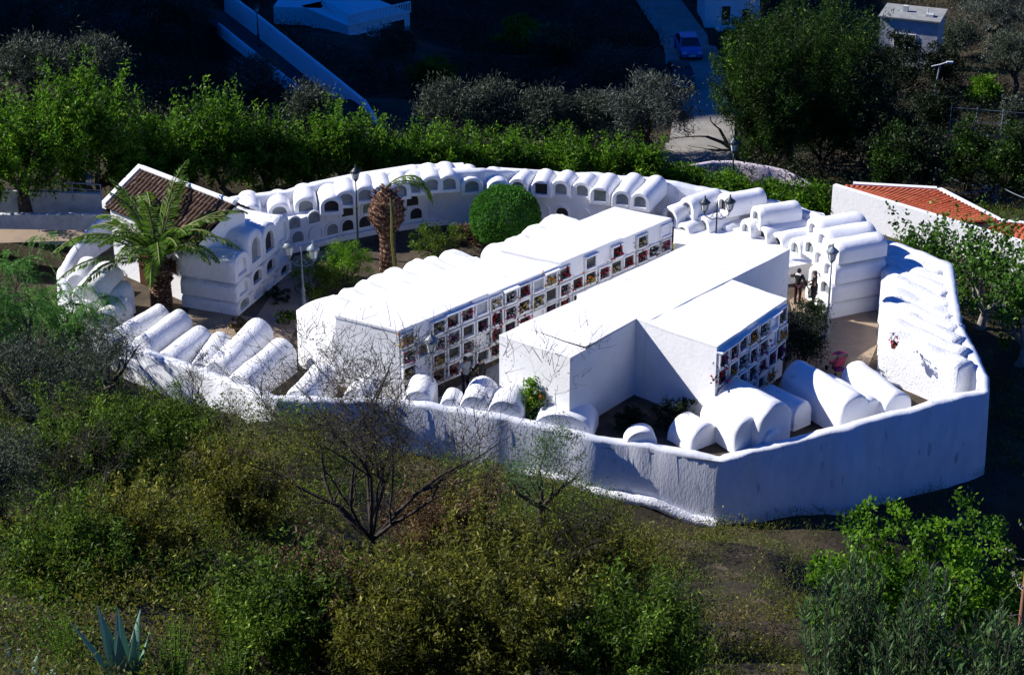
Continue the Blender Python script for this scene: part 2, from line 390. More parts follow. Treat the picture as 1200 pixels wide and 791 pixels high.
def polywall(name, pts, th, zb, m, step=.5, closed=True, amp=.035, batter=.25, zbf=None, rnd=.09):
    n = len(pts); Q = []
    for i in range(n if closed else n - 1):
        a, b = pts[i], pts[(i + 1) % n]; k = max(1, int((b - a).length / step))
        for j in range(k): Q.append((a.lerp(b, j / k)))
    if not closed: Q.append(pts[-1])
    N = len(Q); mb = MB(); vs = []
    for i, q in enumerate(Q):
        pa = Q[(i - 1) % N] if closed or i > 0 else q; pb = Q[(i + 1) % N] if closed or i < N - 1 else q
        d = (pb - pa); d.z = 0; d.normalize(); s = Vector((-d.y, d.x, 0))    # s points to the left of travel
        nz = lambda k: noise.noise(Vector((q.x * .9, q.y * .9, k * 3.1))) * amp + noise.noise(Vector((q.x * 3, q.y * 3, k * 5.1))) * amp * .5
        z = q.z + nz(0) * 1.6; b = zb if zbf is None else zbf(q)
        h = z - b
        prof = [(-th / 2 - batter * .5 if False else -batter, b), (-batter * .45 + nz(5), b + h * .5), (0 + nz(1), z - rnd * 1.3), (rnd * .6 + nz(2), z - rnd * .2), (th * .5, z + .02 + nz(3)), (th - rnd * .6, z - rnd * .25), (th + nz(4), z - rnd * 1.4), (th, b)]
        for off, zz in prof: vs.append((q.x + s.x * -off, q.y + s.y * -off, zz))
    K = 8; fs = []
    for i in range(N if closed else N - 1):
        j = (i + 1) % N
        for k in range(K - 1): fs.append((i * K + k, j * K + k, j * K + k + 1, i * K + k + 1))
    if not closed: fs += [tuple(range(K)), tuple(range((N - 1) * K, N * K))[::-1]]
    mb.add(vs, fs, 0, True)
    return mb.build(name, m)
# the list above runs clockwise seen from above with the courtyard on its right-hand side
ring = polywall('cemetery_wall', WP, .5, -4.5, M['wall'], step=.22, amp=.06)
plf = MB(); pp_ = []
for i in range(40):
    f_ = i / 39; a_ = WP[0].lerp(WP[3], f_); nn_ = (WP[3] - WP[0]).normalized(); nn_ = Vector((nn_.y, -nn_.x, 0)); nn_ = nn_ if nn_.y < 0 else -nn_
    q_ = a_ + nn_ * .2; g_z = terr(q_.x, q_.y); q_.z = g_z + .12 + noise.noise(q_ * 2) * .06; pp_.append(q_)
plf.tube(pp_, [.24 + .06 * noise.noise(Vector((i * .9, 0, 0))) for i in range(40)], 7); plf.build('plaster_foot', M['limerough'], ring)
tag(ring, 'tall whitewashed perimeter wall enclosing the whole cemetery, uneven along its top', 'wall')
# pale plaster foot visible along the slope outside
foot = MB(); fp = [gnd(838, 621), gnd(780, 606), gnd(700, 582), gnd(640, 566)]
# courtyard sheet
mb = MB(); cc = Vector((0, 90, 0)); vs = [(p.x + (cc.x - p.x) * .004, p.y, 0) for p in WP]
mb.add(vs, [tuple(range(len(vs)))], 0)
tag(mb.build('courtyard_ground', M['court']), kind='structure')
def sheet(name, pxs, z, m):
    mb = MB(); mb.add([at(x, y, z) for x, y in pxs], [tuple(range(len(pxs)))]); return tag(mb.build(name, m), kind='structure')
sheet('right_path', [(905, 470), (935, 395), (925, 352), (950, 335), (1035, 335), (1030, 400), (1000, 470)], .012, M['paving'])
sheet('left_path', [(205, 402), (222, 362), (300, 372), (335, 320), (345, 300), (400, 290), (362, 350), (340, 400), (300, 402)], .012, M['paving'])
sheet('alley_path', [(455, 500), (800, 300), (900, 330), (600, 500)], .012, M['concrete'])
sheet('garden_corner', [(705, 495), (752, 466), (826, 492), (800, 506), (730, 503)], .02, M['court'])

# ------------------------------------------------------------------ barrel tombs
def arch(w, hs, rise, n=12):
    pts = [(-w / 2, 0), (-w / 2, hs * .5), (-w / 2, hs)]
    for k in range(1, n): a = math.pi * (1 - k / n); pts.append((math.cos(a) * w / 2, hs + math.sin(a) * rise))
    pts += [(w / 2, hs), (w / 2, hs * .5), (w / 2, 0)]
    return pts
def barrel(front, back, w, h, label, group, m='limerough', niche=None, rise=None, z0=None, sx=1, depth=.18, name='barrel_tomb', fit=False):
    """front/back: ridge end points (Vector, z = ridge height); h = height of the body under the ridge"""
    if fit:
        for _ in range(60):
            dd = (back - front); dd.z = 0; L_ = dd.length; dd.normalize(); sd_ = Vector((-dd.y, dd.x, 0)) * w * .48
            if all(in_wall(q_, .4) for q_ in (back + sd_, back - sd_)): break
            if L_ > 1.5: back = back - dd * .06
            else:
                c_ = (Vector((0, 88, 0)) - back); c_.z = 0; c_.normalize(); back = back + c_ * .08; front = front + c_ * .08
    ax = (back - front); dz = ax.z; ax.z = 0; ln = ax.length; ang = math.atan2(ax.y, ax.x)
    base = Vector((front.x, front.y, front.z - h))
    t = empty(name, base, ang); tag(t, label, 'tomb', group)
    rise = rise if rise is not None else w * .48
    hs = max(.05, h - rise); P = arch(w, hs, rise); K = len(P)
    ns = max(4, int(ln / .35)); mb = MB(); sd = random.random() * 100
    st = [0, .05] + [ln * i / ns for i in range(1, ns)] + [ln - .06, ln]
    rings = []
    for i, x in enumerate(st):
        sc = .94 if i in (0, len(st) - 1) else 1
        r = []
        for (y, z) in P:
            nn = noise.noise(Vector((x * .9 + sd, y * 1.5, z * 1.5))) * .05 + noise.noise(Vector((x * 3 + sd, y * 4, z * 4))) * .018
            k = 1 + nn * (1 if 0 < i < len(st) - 1 else .3)
            r.append((x, y * sc * k, z * (sc if z > hs else 1) * (k if z > 0 else 1) + dz * x / ln))
        rings.append(r)
    vs = [v for r in rings for v in r]; fs = []
    for i in range(len(rings) - 1):
        for k in range(K - 1): fs.append((i * K + k, i * K + k + 1, (i + 1) * K + k + 1, (i + 1) * K + k))
    mb.add(vs, fs, 0, True)
    mb.add(rings[-1], [tuple(range(K))[::-1]])
    if niche:
        iw, ih = w * .6, h * .62
        Q = arch(iw, ih * .55, ih * .45) if niche[0] != 'r' else None
        if Q is None:
            Q = []
            for (y, z) in arch(iw, ih * .55, ih * .45):
                Q.append((max(-iw / 2, min(iw / 2, y * 1.9)), z if abs(z) < ih * .54 else ih))
        off = h * .17
        inner = [(0.0, y, z + off) for y, z in Q]; deep = [(depth, y, z + off) for y, z in Q]
        vs = list(rings[0]) + inner + deep; fs = []
        for k in range(K - 1):
            fs.append((k, K + k, K + k + 1, k + 1)); fs.append((K + k, 2 * K + k, 2 * K + k + 1, K + k + 1))
        fs.append((K, 0, K - 1, 2 * K - 1)); fs.append((2 * K, K, 2 * K - 1, 3 * K - 1))
        mb.add(vs, fs)
        pb = MB(); pb.add([(depth - .01, y, z) for _, y, z in deep], [tuple(range(K))])
        mm = M[niche[1]]
        body = mb.build('body', M[m], t); pb.build('plaque', mm, t)
    else:
        mb.add(rings[0], [tuple(range(K))]); mb.build('body', M[m], t)
    return t
ORD = ['first', 'second', 'third', 'fourth', 'fifth', 'sixth', 'seventh', 'eighth', 'ninth', 'tenth', 'eleventh', 'twelfth', 'thirteenth', 'fourteenth', 'fifteenth', 'sixteenth', 'seventeenth', 'eighteenth', 'nineteenth', 'twentieth']
A_ = ('a', 'niche_grey')
def bpx(f, b, z, w, h, label, group, zb=None, **k): return barrel(at(*f, z), at(*b, zb if zb is not None else z), w, h, label, group, **k)

# --- back row, upper layer, left to right (fronts look at the courtyard)
def backdir(p, dx, dy, ln): return p + Vector((dx, dy, 0)).normalized() * ln
g = 'arched tombs in the top row along the back wall'
top = [((292, 240), A_, 2.2), ((327, 238), A_, 2.2), ((358, 231), ('a', 'niche_grey'), 2.5), ((388, 231), ('a', 'dark'), 2.6), ((405, 223), ('a', 'niche_grey'), 2.8), ((428, 218), ('a', 'niche_grey'), 2.9), ((448, 217), ('a', 'niche_grey'), 2.9), ((468, 213), ('a', 'niche_grey'), 2.9),
       ((487, 209), ('a', 'niche_grey'), 2.9), ((506, 206), ('a', 'niche_grey'), 3.0), ((526, 205), ('a', 'niche_grey'), 3.0), ((553, 208), ('a', 'niche_grey'), 2.7), ((584, 211), ('a', 'niche_grey'), 2.6), ]
for i, (p, nc, z) in enumerate(top):
    f = at(*p, z); b = backdir(f, -.15, 1, 1.9)
    barrel(f, b, 1.15, .95, f'whitewashed arched tomb, {ORD[i]} from left, top row of the back wall' + (', dark niche' if nc[1] == 'dark' else ''), g, niche=nc, rise=.5, m='lime', z0=0)
g = 'barrel tombs behind the round bush'
row = [((607, 209), (617, 197), 'a', 'niche_grey', ''), ((634, 211), (641, 197), 'r', 'dark', ' with a dark rectangular opening'), ((657, 211), (667, 199), 'a', 'niche_grey', ''), ((682, 213), (692, 202), 'a', 'niche_grey', ''),
       ((703, 219), (716, 202), 'r', 'greenstone', ' with a framed square glass front'), ((729, 223), (745, 202), 'a', 'niche_grey', ''), ((750, 226), (771, 205), 'a', 'niche_grey', '')]
for i, (f, b, k, mm, x) in enumerate(row):
    bpx(f, b, 2.6, 1.05, .95, f'{ORD[i]} barrel tomb from left, row behind the round bush{x}', g, niche=(k, mm), rise=.5, m='lime')
# --- niche wall carrying that row
def niche_wall(name, pts, h, label, rows, step, dark, deepz=.2, th=2.4, z0=0):
    t = empty(name, (0, 0, 0)); tag(t, label, 'tomb wall'); P = [Vector((p.x, p.y, 0)) for p in pts]
    mb = MB(); n = len(P); fr = []; bk = []
    for i, p in enumerate(P):
        d = (P[min(i + 1, n - 1)] - P[max(i - 1, 0)]).normalized(); s = Vector((-d.y, d.x, 0)); fr.append(p); bk.append(p + s * th)
    hh = h if hasattr(h, '__len__') else [h] * n
    for i in range(n - 1):
        a, b, c, d = fr[i], fr[i + 1], bk[i + 1], bk[i]
        mb.add([(a.x, a.y, z0), (b.x, b.y, z0), (b.x, b.y, hh[i + 1]), (a.x, a.y, hh[i]), (c.x, c.y, hh[i + 1]), (d.x, d.y, hh[i])], [(0, 1, 2, 3), (3, 2, 4, 5)])
    for i, k in ((0, 1), (n - 1, 0)):
        a, b = fr[i], bk[i]; mb.add([(a.x, a.y, z0), (b.x, b.y, z0), (b.x, b.y, hh[i]), (a.x, a.y, hh[i])], [(0, 1, 2, 3)])
    # projecting plinth
    for i in range(n - 1):
        a, b = fr[i], fr[i + 1]; d = (b - a).normalized(); s = Vector((d.y, -d.x, 0))
        mb.obox(Vector((a.x, a.y, z0)) + s * .001, b - a, s * .22, Vector((0, 0, .28)))
    mb.build('masonry', M['lime'], t)
    cnt = 0
    for i in range(n - 1):
        a, b = fr[i], fr[i + 1]; Ls = (b - a).length; d = (b - a).normalized(); s = Vector((d.y, -d.x, 0)); k = max(1, round(Ls / step))
        for j in range(k):
            for r in rows:
                c = a + d * (Ls * (j + .5) / k + (random.uniform(-.12, .12))); z = r + random.uniform(-.06, .06)
                mat_ = M['dark'] if random.random() < dark else random.choice([M['niche_grey'], M['lime'], M['lime'], M['greenstone'], M['lime']])
                w = .62; P2 = arch(w, .28, .3, 8); fb = MB(); K = len(P2)
                o_ = arch(w + .16, .30, .37, 8)
                X = lambda y, z_, off: tuple(c + d * y + s * off + Vector((0, 0, z + z_)))
                vs = [X(y, zz, .003) for y, zz in o_] + [X(y, zz, .07) for y, zz in o_] + [X(y, zz, .07) for y, zz in P2] + [X(y, zz, .004) for y, zz in P2]; fs = []
                for q in range(K - 1):
                    for l in range(3): fs.append((l * K + q, l * K + q + 1, (l + 1) * K + q + 1, (l + 1) * K + q))
                fb.add(vs, fs, 0, False)
                nn = fb.build('niche', M['lime'], t)
                pb = MB(); pb.add([X(y, zz, .012) for y, zz in P2], [tuple(range(K))]); pb.build('plaque', mat_, nn)
    return t
bl = [at(300, 322, 0), at(338, 296, 0), at(400, 281, 0), at(440, 273, 0), at(500, 264, 0), at(560, 258, 0)]
bh = [1.3, 1.5, 1.95, 2.0, 2.05, 1.9]
random.seed(11)
niche_wall('niche_wall', bl, bh, 'shaded white wall of arched niches curving along the back left of the courtyard', [.42, 1.22], 1.1, .22, th=3.2)
b2 = [at(560, 258, 0), at(620, 262, 0), at(700, 272, 0), at(760, 277, 0)]
niche_wall('niche_wall', b2, [1.65] * 4, 'whitewashed niche wall under the barrel tombs behind the round bush', [.55], 1.2, .1, th=3.2)

# --- back right stack
g = 'stacked barrel tombs at the back right'
S2 = [((805, 233), (842, 221), 2.3, 'niche_grey', 'left end of the top tier'), ((847, 229), (893, 220), 2.5, 'dark', 'tall one in the top tier right of the twin lamp'), ((886, 243), (935, 235), 2.4, 'niche_grey', 'shaded flank, furthest right of the top tier'),
      ((785, 243), (815, 232), 1.9, 'niche_grey', 'low one beside the far corner of the long niche block'), ((800, 262), (835, 250), 1.3, 'greenstone', 'lower tier left, with a greenish plaque'), ((824, 254), (860, 244), 1.6, 'niche_grey', 'second tier, left of the twin lamp post'), ((846, 262), (880, 254), 1.2, 'niche_grey', 'low tier, behind the right lantern of the twin lamp'),
      ((874, 258), (915, 250), 1.7, 'niche_grey', 'second tier with an arched grey plaque'), ((893, 266), (945, 256), 1.6, 'dark', 'with a dark niche holding flowers'), ((911, 274), (968, 262), 1.5, 'dark', 'with a small dark niche, behind the roof corner'), ((932, 280), (988, 268), 1.7, 'niche_grey', 'above the two visitors in black')]
for f, b, z, mm, x in S2:
    bpx(f, b, z, 1.05, .95 if z < 2 else 1.0, f'barrel tomb, back right, {x}', g, niche=('a', mm), rise=.5, m='lime')
mb = MB()
for pts, h in (([(790, 285), (850, 292), (915, 315), (990, 300), (960, 250), (860, 225), (790, 232)], .9), ([(835, 262), (930, 288), (990, 280), (965, 250), (870, 232)], 1.0)):
    q = [at(x, y, h) for x, y in pts]; n = len(q)
    mb.add([(p.x, p.y, 0) for p in q] + [(p.x, p.y, h) for p in q], [tuple(range(n, 2 * n))] + [(i, (i + 1) % n, n + (i + 1) % n, n + i) for i in range(n)])
tag(mb.build('tomb_terrace', M['lime']), 'low whitewashed masonry terrace under the stacked tombs at the back right', 'terrace')
# corner pile of four tiers behind the lamp post
g = 'four tier tomb pile behind the lamp post'
tiers = ['bottom', 'second', 'third', 'top']
for c in range(3):
    for k in range(4):
        z = .9 * (k + 1)
        f = at(962, 368, 0) + Vector((-.22, 1, 0)).normalized() * c * 1.25 + Vector((0, 0, z))
        f.x += .1 * k
        b = f + Vector((.98, .42, 0)).normalized() * (2.9 - .12 * k)
        if c and k < 2 and c == 2: continue
        barrel(f, b, 1.25, .9 if k == 3 else .98, f'whitewashed tomb behind the single lamp post, {tiers[k]} tier, {["nearest", "middle", "rear"][c]} column', g, niche=('a', random.choice(['niche_grey', 'dark', 'lime'])), rise=.42, m='lime')

# --- right wall terrace
g = 'ridged tombs along the right wall'
fa, fb = at(1046, 452, 0) + Vector((-.4, .6, 0)), at(1035, 335, 0)
n = 9
for i in range(n):
    t = (i + .5) / n; f = fa.lerp(fb, t); zt = 2.1 + .25 * t
    f2 = Vector((f.x + .15, f.y, zt)); e = at(1136, 436, 1.9).lerp(at(1106, 312, 2.3), t)
    barrel(f2, Vector((e.x - .05, e.y, zt - .1)), (fa - fb).length / n * 1.04, 2.2, f'long ridged tomb against the right wall, {ORD[i]} from the near end', g, rise=.17, niche=None, m='limerough')
mb = MB(); 

# --- near right tombs
g = 'big barrel tombs inside the near right wall'
NR = [((857, 443), (918, 477), 2.0, 1.75, 1.9, 'largest, with a shaded round end'), ((838, 463), (890, 498), 1.45, 1.5, 1.4, 'second, under the largest one'), ((810, 492), (870, 526), .95, 1.6, 1.4, 'lowest, leftmost at the bend of the wall'),
      ((900, 450), (942, 471), 1.25, 1.05, 1.2, 'slim one with a pale round end'), ((933, 422), (1004, 464), 1.75, 1.5, 1.7, 'long one below the path'), ((968, 437), (1022, 468), 1.3, 1.2, 1.3, 'low one squeezed between two long ones'), ((1002, 423), (1054, 461), 1.5, 1.35, 1.5, 'one running into the right wall terrace'),
      ((880, 490), (912, 508), .9, .8, .9, 'tiny one tucked under the largest')]
for f, b, z, w, h, x in NR:
    bpx(f, b, z, w, h, f'barrel tomb near the front right wall, {x}', g, rise=w * .5, m='lime', fit=True)
bpx((752, 505), (749, 495), .75, 1.3, .75, 'small round topped tomb alone against the inside of the near wall', g, rise=.6, m='lime')
# --- near middle tombs
g = 'barrel tombs inside the near wall, middle'
for f, b, z, w, h, x, mm in [((567, 440), (549, 476), 1.5, 1.25, 1.5, 'tall leaning one beside the alley', 'lime'), ((601, 447), (583, 484), 1.45, 1.5, 1.45, 'tall one left of the orange tree', 'limerough'),
                             ((668, 467), (655, 497), 1.1, 2.5, 1.1, 'broad flat topped one right of the orange tree', 'lime'), ((528, 463), (522, 476), 1.2, .8, 1.2, 'small round one', 'limerough'), ((496, 436), (484, 470), 1.45, 1.2, 1.45, 'one below the lantern in the alley', 'lime'),
                             ((430, 440), (400, 474), 1.3, 1.3, 1.3, 'one under the end of the long niche block', 'lime'), ((378, 425), (340, 466), 1.3, 1.3, 1.3, 'one behind the bare twigs', 'lime')]:
    bpx(f, b, z, w, h, f'barrel tomb inside the near wall, {x}', g, rise=w * (.3 if w > 2 else .5), m=mm, fit=True)
# --- left tombs
g = 'barrel tombs inside the left wall'
LT = [((304, 373), (252, 424), 1.6, 1.35, 'large, with a blue shaded flank'), ((332, 395), (278, 440), 1.5, 1.35, 'large, right beside the long niche block'), ((259, 388), (234, 424), 1.1, 1.1, 'small, left of the two large ones'),
      ((236, 381), (196, 412), 1.2, 1.2, 'rough, beside the sunlit path'), ((213, 362), (165, 396), 1.45, 1.2, 'rough, right of the palm trunk'), ((190, 356), (140, 384), 1.3, 1.1, 'rough, in front of the palm trunk'),
      ((146, 347), (108, 372), 1.2, 1.0, 'low, under the olive branches'), ((122, 334), (80, 362), 1.4, 1.2, 'low, second from the chapel'), ((148, 328), (122, 345), 1.5, 1.0, 'blue shaded, in front of the chapel wall'), ((128, 305), (84, 345), 2.2, 1.5, 'tallest, in front of the chapel'), ((95, 300), (70, 330), 1.6, 1.2, 'half hidden by the drooping pepper leaves')]
for f, b, z, w, x in LT:
    bpx(f, b, z, w, z, f'barrel tomb inside the left wall, {x}', g, rise=w * .5, zb=z - .25, fit=True)
# --- left pile by chapel
g = 'stacked tombs right of the chapel'
for c in range(4):
    for k in range(3):
        z = [.72, 1.62, 2.75][k] + ([.12, .7, .45, .3][c] if k == 2 else 0)
        f = at(283, 367, 0) + (at(333, 325, 0) - at(283, 367, 0)).normalized() * (c * 1.35 + .35); f.z = z
        b = f + (at(224, 357, 0) - at(283, 367, 0)).normalized() * (2.9 if c == 0 else 3.6)
        barrel(f, b, 1.4, [.75, .95, 1.15 + [.12, .7, .45, .3][c]][k], f'whitewashed tomb stacked beside the chapel, {["bottom", "middle", "top"][k]} tier, {ORD[c]} column from the path', g, niche=('a', random.choice(['dark', 'greenstone', 'lime', 'lime', 'niche_grey'])), rise=[.35, .42, .5][k], m='limerough')

# ------------------------------------------------------------------ niche blocks
NICHE = {}
def niche_block(name, foot, H, label, faces, roofmat='lime', lip=.07):
    """foot: list of xy (clockwise from above or not), faces: list of (i,j,cols,rows) walls carrying niches"""
    t = empty(name, (foot[0].x, foot[0].y, 0)); tag(t, label, 'niche block'); O = t.location
    q = [Vector((p.x - O.x, p.y - O.y, 0)) for p in foot]; n = len(q); mb = MB()
    Z = H if hasattr(H, '__len__') else [H] * n
    mb.add([(p.x, p.y, 0) for p in q] + [(p.x, p.y, z) for p, z in zip(q, Z)], [(i, (i + 1) % n, n + (i + 1) % n, n + i) for i in range(n)])
    mb.build('masonry', M['lime'], t)
    return t, q, Z
def roof_slab(t, q, Z, lip=.06, th=.1, res=.6, name='roof', amp=.035):
    """bilinear quad roof q[0..3] with uneven surface"""
    a, b, c, d = [Vector((p.x, p.y, z)) for p, z in zip(q, Z)]
    cen = (a + b + c + d) / 4
    a, b, c, d = [p + (Vector((p.x - cen.x, p.y - cen.y, 0)).normalized() * lip) for p in (a, b, c, d)]
    nu = max(2, int((b - a).length / res)); nv = max(2, int((d - a).length / res)); mb = MB(); vs = []
    for j in range(nv + 1):
        for i in range(nu + 1):
            u, v = i / nu, j / nv; p = (a * (1 - u) + b * u) * (1 - v) + (d * (1 - u) + c * u) * v
            e = noise.noise(Vector((p.x * .8 + 9, p.y * .8, Z[0]))) * amp + noise.noise(Vector((p.x * 2.5, p.y * 2.5, 7))) * amp * .4
            vs.append((p.x, p.y, p.z + th + e))
    W = nu + 1
    fs = [(j * W + i, j * W + i + 1, (j + 1) * W + i + 1, (j + 1) * W + i) for j in range(nv) for i in range(nu)]
    per = [i for i in range(W)] + [j * W + nu for j in range(1, nv + 1)] + [nv * W + i for i in range(nu - 1, -1, -1)] + [j * W for j in range(nv - 1, 0, -1)]
    b0 = len(vs); vs += [(vs[k][0], vs[k][1], vs[k][2] - th) for k in per]; m_ = len(per)
    fs2 = [(per[k], per[(k + 1) % m_], b0 + (k + 1) % m_, b0 + k) for k in range(m_)] + [tuple(range(b0, b0 + m_))]
    mb.add(vs, fs, 0, True); mb.add(vs, fs2, 0, False)
    return mb.build(name, M['lime'], t)
def niche_parts(t, a, b, Z0, Z1, cols, rows, blank, sealed, skip=None):
    """frames between wall points a,b (local xy), returns world positions for flowers"""
    d = (b - a); Ln = d.length; d.normalize(); s = Vector((d.y, -d.x, 0))
    cw = Ln / cols; rh = (Z1 - Z0) / rows; out = []
    for c in range(cols):
        for r in range(rows):
            if blank(c, r): continue
            o = a + d * (c * cw) + Vector((0, 0, Z1 - (r + 1) * rh)); pr = .16 if random.random() < .6 else .10
            mw, mh = cw * .9, rh * .88; x0 = cw * .05; z0 = rh * .05; bt = .075
            mb = MB()
            def bx(x, z, w, h, dep=pr): mb.obox(o + d * x + s * .004 + Vector((0, 0, z)), d * w, s * dep, Vector((0, 0, h)))
            bx(x0, z0, bt, mh); bx(x0 + mw - bt, z0, bt, mh); bx(x0 + bt + .002, z0 + mh - bt, mw - 2 * bt - .004, bt)
            bx(x0 + bt + .002, z0, mw - 2 * bt - .004, bt * 1.3, pr + .05)
            if r == 0 and random.random() < .35: bx(x0 - .05, z0 + mh + .003, mw + .1, .06, pr + .12)
            sl = sealed(c, r)
            fr = mb.build('niche', M['lime'] if random.random() < .75 else M['white_marble'], t)
            pb = MB(); pb.obox(o + d * (x0 + bt + .002) + s * .006 + Vector((0, 0, z0 + bt)), d * (mw - 2 * bt - .004), s * .03, Vector((0, 0, mh - 2 * bt)))
            mm = M['lime'] if sl else random.choice([M['glass'], M['glass'], M['dark'], M['dark'], M['marble'], M['glass']])
            pb.build('headstone', mm, fr)
            out.append((c, r, sl, o + d * (cw / 2) + s * (pr * .75) + Vector((0, 0, z0 + bt)), math.atan2(s.y, s.x)))
    return out
# long block A
ZA = 3.25
fA = [at(467, 389, ZA), at(787, 256, ZA), at(722, 243, ZA), at(393, 371, ZA)]
random.seed(5)
blkA, q, Z = niche_block('niche_block', fA, ZA, 'long flat roofed white niche block with rows of flower decked niches along the alley', [])
nA = niche_parts(blkA, q[0], q[1], .15, ZA - .08, 20, 4, lambda c, r: (r == 0 and random.random() < .28) or (c in (1,) and r > 1), lambda c, r: random.random() < (.32 if r == 0 else .05))
qs = q
for i in range(4):   # roof poured in four slabs of slightly different height
    t0, t1 = [0, .30, .56, .80][i], [.30, .56, .80, 1][i]; z = ZA - .05 + [.02, -.05, .04, -.02][i]
    e = .002 * i
    roof_slab(blkA, [qs[0].lerp(qs[1], t0 + e), qs[0].lerp(qs[1], t1 - e), qs[3].lerp(qs[2], t1 - e), qs[3].lerp(qs[2], t0 + e)], [z] * 4, .04)
# vaulted rear row of block A
g = 'vaulted tombs built against the rear of the long niche block'
humps = [ ((388, 348), 3.0, 2.8), ((406, 338), 3.0, 2.9), ((424, 329), 3.05, 3.0), ((440, 320), 3.05, 3.0), ((457, 313), 3.1, 3.0), ((482, 304), 3.15, 2.7), ((500, 303), 3.1, 2.2), ((524, 293), 3.2, 2.4), ((548, 302), 3.1, 1.2), ((578, 284), 3.15, 1.7), ((601, 276), 3.15, 1.7), ((622, 264), 3.2, 1.8), ((645, 251), 3.2, 1.9)]
ed = (fA[1] - fA[0]).normalized(); nrm = Vector((-ed.y, ed.x, 0))
for i, (p, z, ln) in enumerate(humps):
    f = at(*p, z)
    # run from the outer end back to the rear edge of the block
    rel = f - fA[3]; dist = rel.dot(nrm); ln2 = max(.8, dist + .35)
    b = f - nrm * ln2
    barrel(f, Vector((b.x, b.y, z)), 1.35 if i < 9 else 1.7, z, f'white vault joined to the rear of the long niche block, {ORD[i]} from near end', g, rise=.4, m='lime')
f = fA[3] + ed * 1.12; f.z = 2.95; barrel(f, f + nrm * 2.7 + Vector((0, 0, -.15)), 2.2, 2.95, 'plain boxy white vault at the near rear corner of the long niche block', g, rise=.12, m='lime')
# block B, three bodies
ZB = 3.5
def quadblk(name, pts, Zs, label, zs_roof=None): pass
blkB, qB, Z = niche_block('niche_block', [at(840, 407, ZB + .15), at(922, 351, ZB + .1), at(858, 329, ZB), at(757, 379, ZB)], [ZB + .15, ZB + .1, ZB, ZB], 'short white niche block with crowded flower niches, sharp diagonal shadow on its plain end', [])
random.seed(9)
nB = niche_parts(blkB, qB[0], qB[1], .15, ZB - .05, 7, 4, lambda c, r: random.random() < .05, lambda c, r: random.random() < .12)
roof_slab(blkB, qB, [z - .02 for z in Z], .015, .05)
b1p = [at(668, 417, ZB + .05), at(752, 371, ZB), at(690, 346, ZB - .1), at(585, 392, ZB - .2)]
blkC, qC, Z = niche_block('niche_block', b1p, [ZB - .05, ZB - .02, ZB - .12, ZB - .28], 'plain windowless white niche block at the near end of the alley, behind the orange tree', [])
roof_slab(blkC, [qC[0], qC[0].lerp(qC[1], .22), qC[3].lerp(qC[2], .22), qC[3]], [ZB - .08, ZB - .1, ZB - .26, ZB - .3], .015, .05)
roof_slab(blkC, [qC[0].lerp(qC[1], .222), qC[1], qC[2], qC[3].lerp(qC[2], .222)], [ZB + .03, ZB - .02, ZB - .12, ZB - .2], .015, .06)
b3p = [at(752, 371, ZB), at(926, 291, ZB + .1), at(836, 272, ZB + .1), at(676, 347, ZB)]
b3p[0] = at(757, 379, ZB) + Vector((-.01, .01, 0))
blkD, qD, Z = niche_block('niche_block', b3p, ZB + .02, 'broad flat roofed white block at the far end of the short niche rows', [])
roof_slab(blkD, qD, [ZB] * 4, .015, .05)

# ------------------------------------------------------------------ flowers
def bouquet_mesh(i, cols):
    random.seed(100 + i); mb = MB()
    for k in range(26):
        c = Vector((random.gauss(0, .10), random.gauss(0, .17), abs(random.gauss(.2, .13)))); r = random.uniform(.03, .07)
        mb.add([c + Vector(v) * r for v in ((1, 0, 0), (-1, 0, 0), (0, 1, 0), (0, -1, 0), (0, 0, 1), (0, 0, -1))],
               [(0, 2, 4), (2, 1, 4), (1, 3, 4), (3, 0, 4), (2, 0, 5), (1, 2, 5), (3, 1, 5), (0, 3, 5)], random.randrange(len(cols)), True)
    for k in range(40):
        c = Vector((random.gauss(-.02, .08), random.gauss(0, .17), abs(random.gauss(.14, .12)))); d = Vector((random.gauss(0, 1), random.gauss(0, 1), random.gauss(0, 1))).normalized() * .13; e = d.cross(Vector((.3, .5, .7))).normalized() * .03
        mb.add([c - d * .5, c + e, c + d, c - e], [(0, 1, 2, 3)], len(cols))
    me_o = mb.build('flower_bunch', [M['f_' + c] for c in cols] + [L['dark']]); me = me_o.data; bpy.data.objects.remove(me_o)
    return me
BQ = [(bouquet_mesh(i, c), n) for i, (c, n) in enumerate([(('red', 'pinkf'), 'red and pink'), (('purple', 'plum'), 'dark purple'), (('yellow', 'whitef'), 'yellow and white'), (('whitef', 'pinkf'), 'white and pink'), (('red', 'red'), 'deep red'), (('plum', 'red'), 'dark plum'), (('orange', 'yellow'), 'orange and yellow'), (('whitef', 'whitef'), 'white')])]
random.seed(21)
def flowers(blk, lst, where, colmax, prob, rowsmax=4):
    O = blk.location
    for c, r, sl, p, a in lst:
        if c >= colmax or r >= rowsmax or random.random() > prob * (.35 if sl else 1): continue
        me, nm = random.choice(BQ); o = bpy.data.objects.new('flower_bunch', me); col.objects.link(o)
        o.location = O + p; o.rotation_euler = (0, 0, a); s = random.uniform(.9, 1.45); o.scale = (s, s, s)
        tag(o, f'{nm} flowers, {["top", "second", "third", "bottom"][r]} row, {ORD[c]} column from near end, {where}', 'flowers', 'flower bunches in the niches')
flowers(blkA, nA, 'long niche block', 20, .78)
flowers(blkB, nB, 'short niche block', 7, .9)

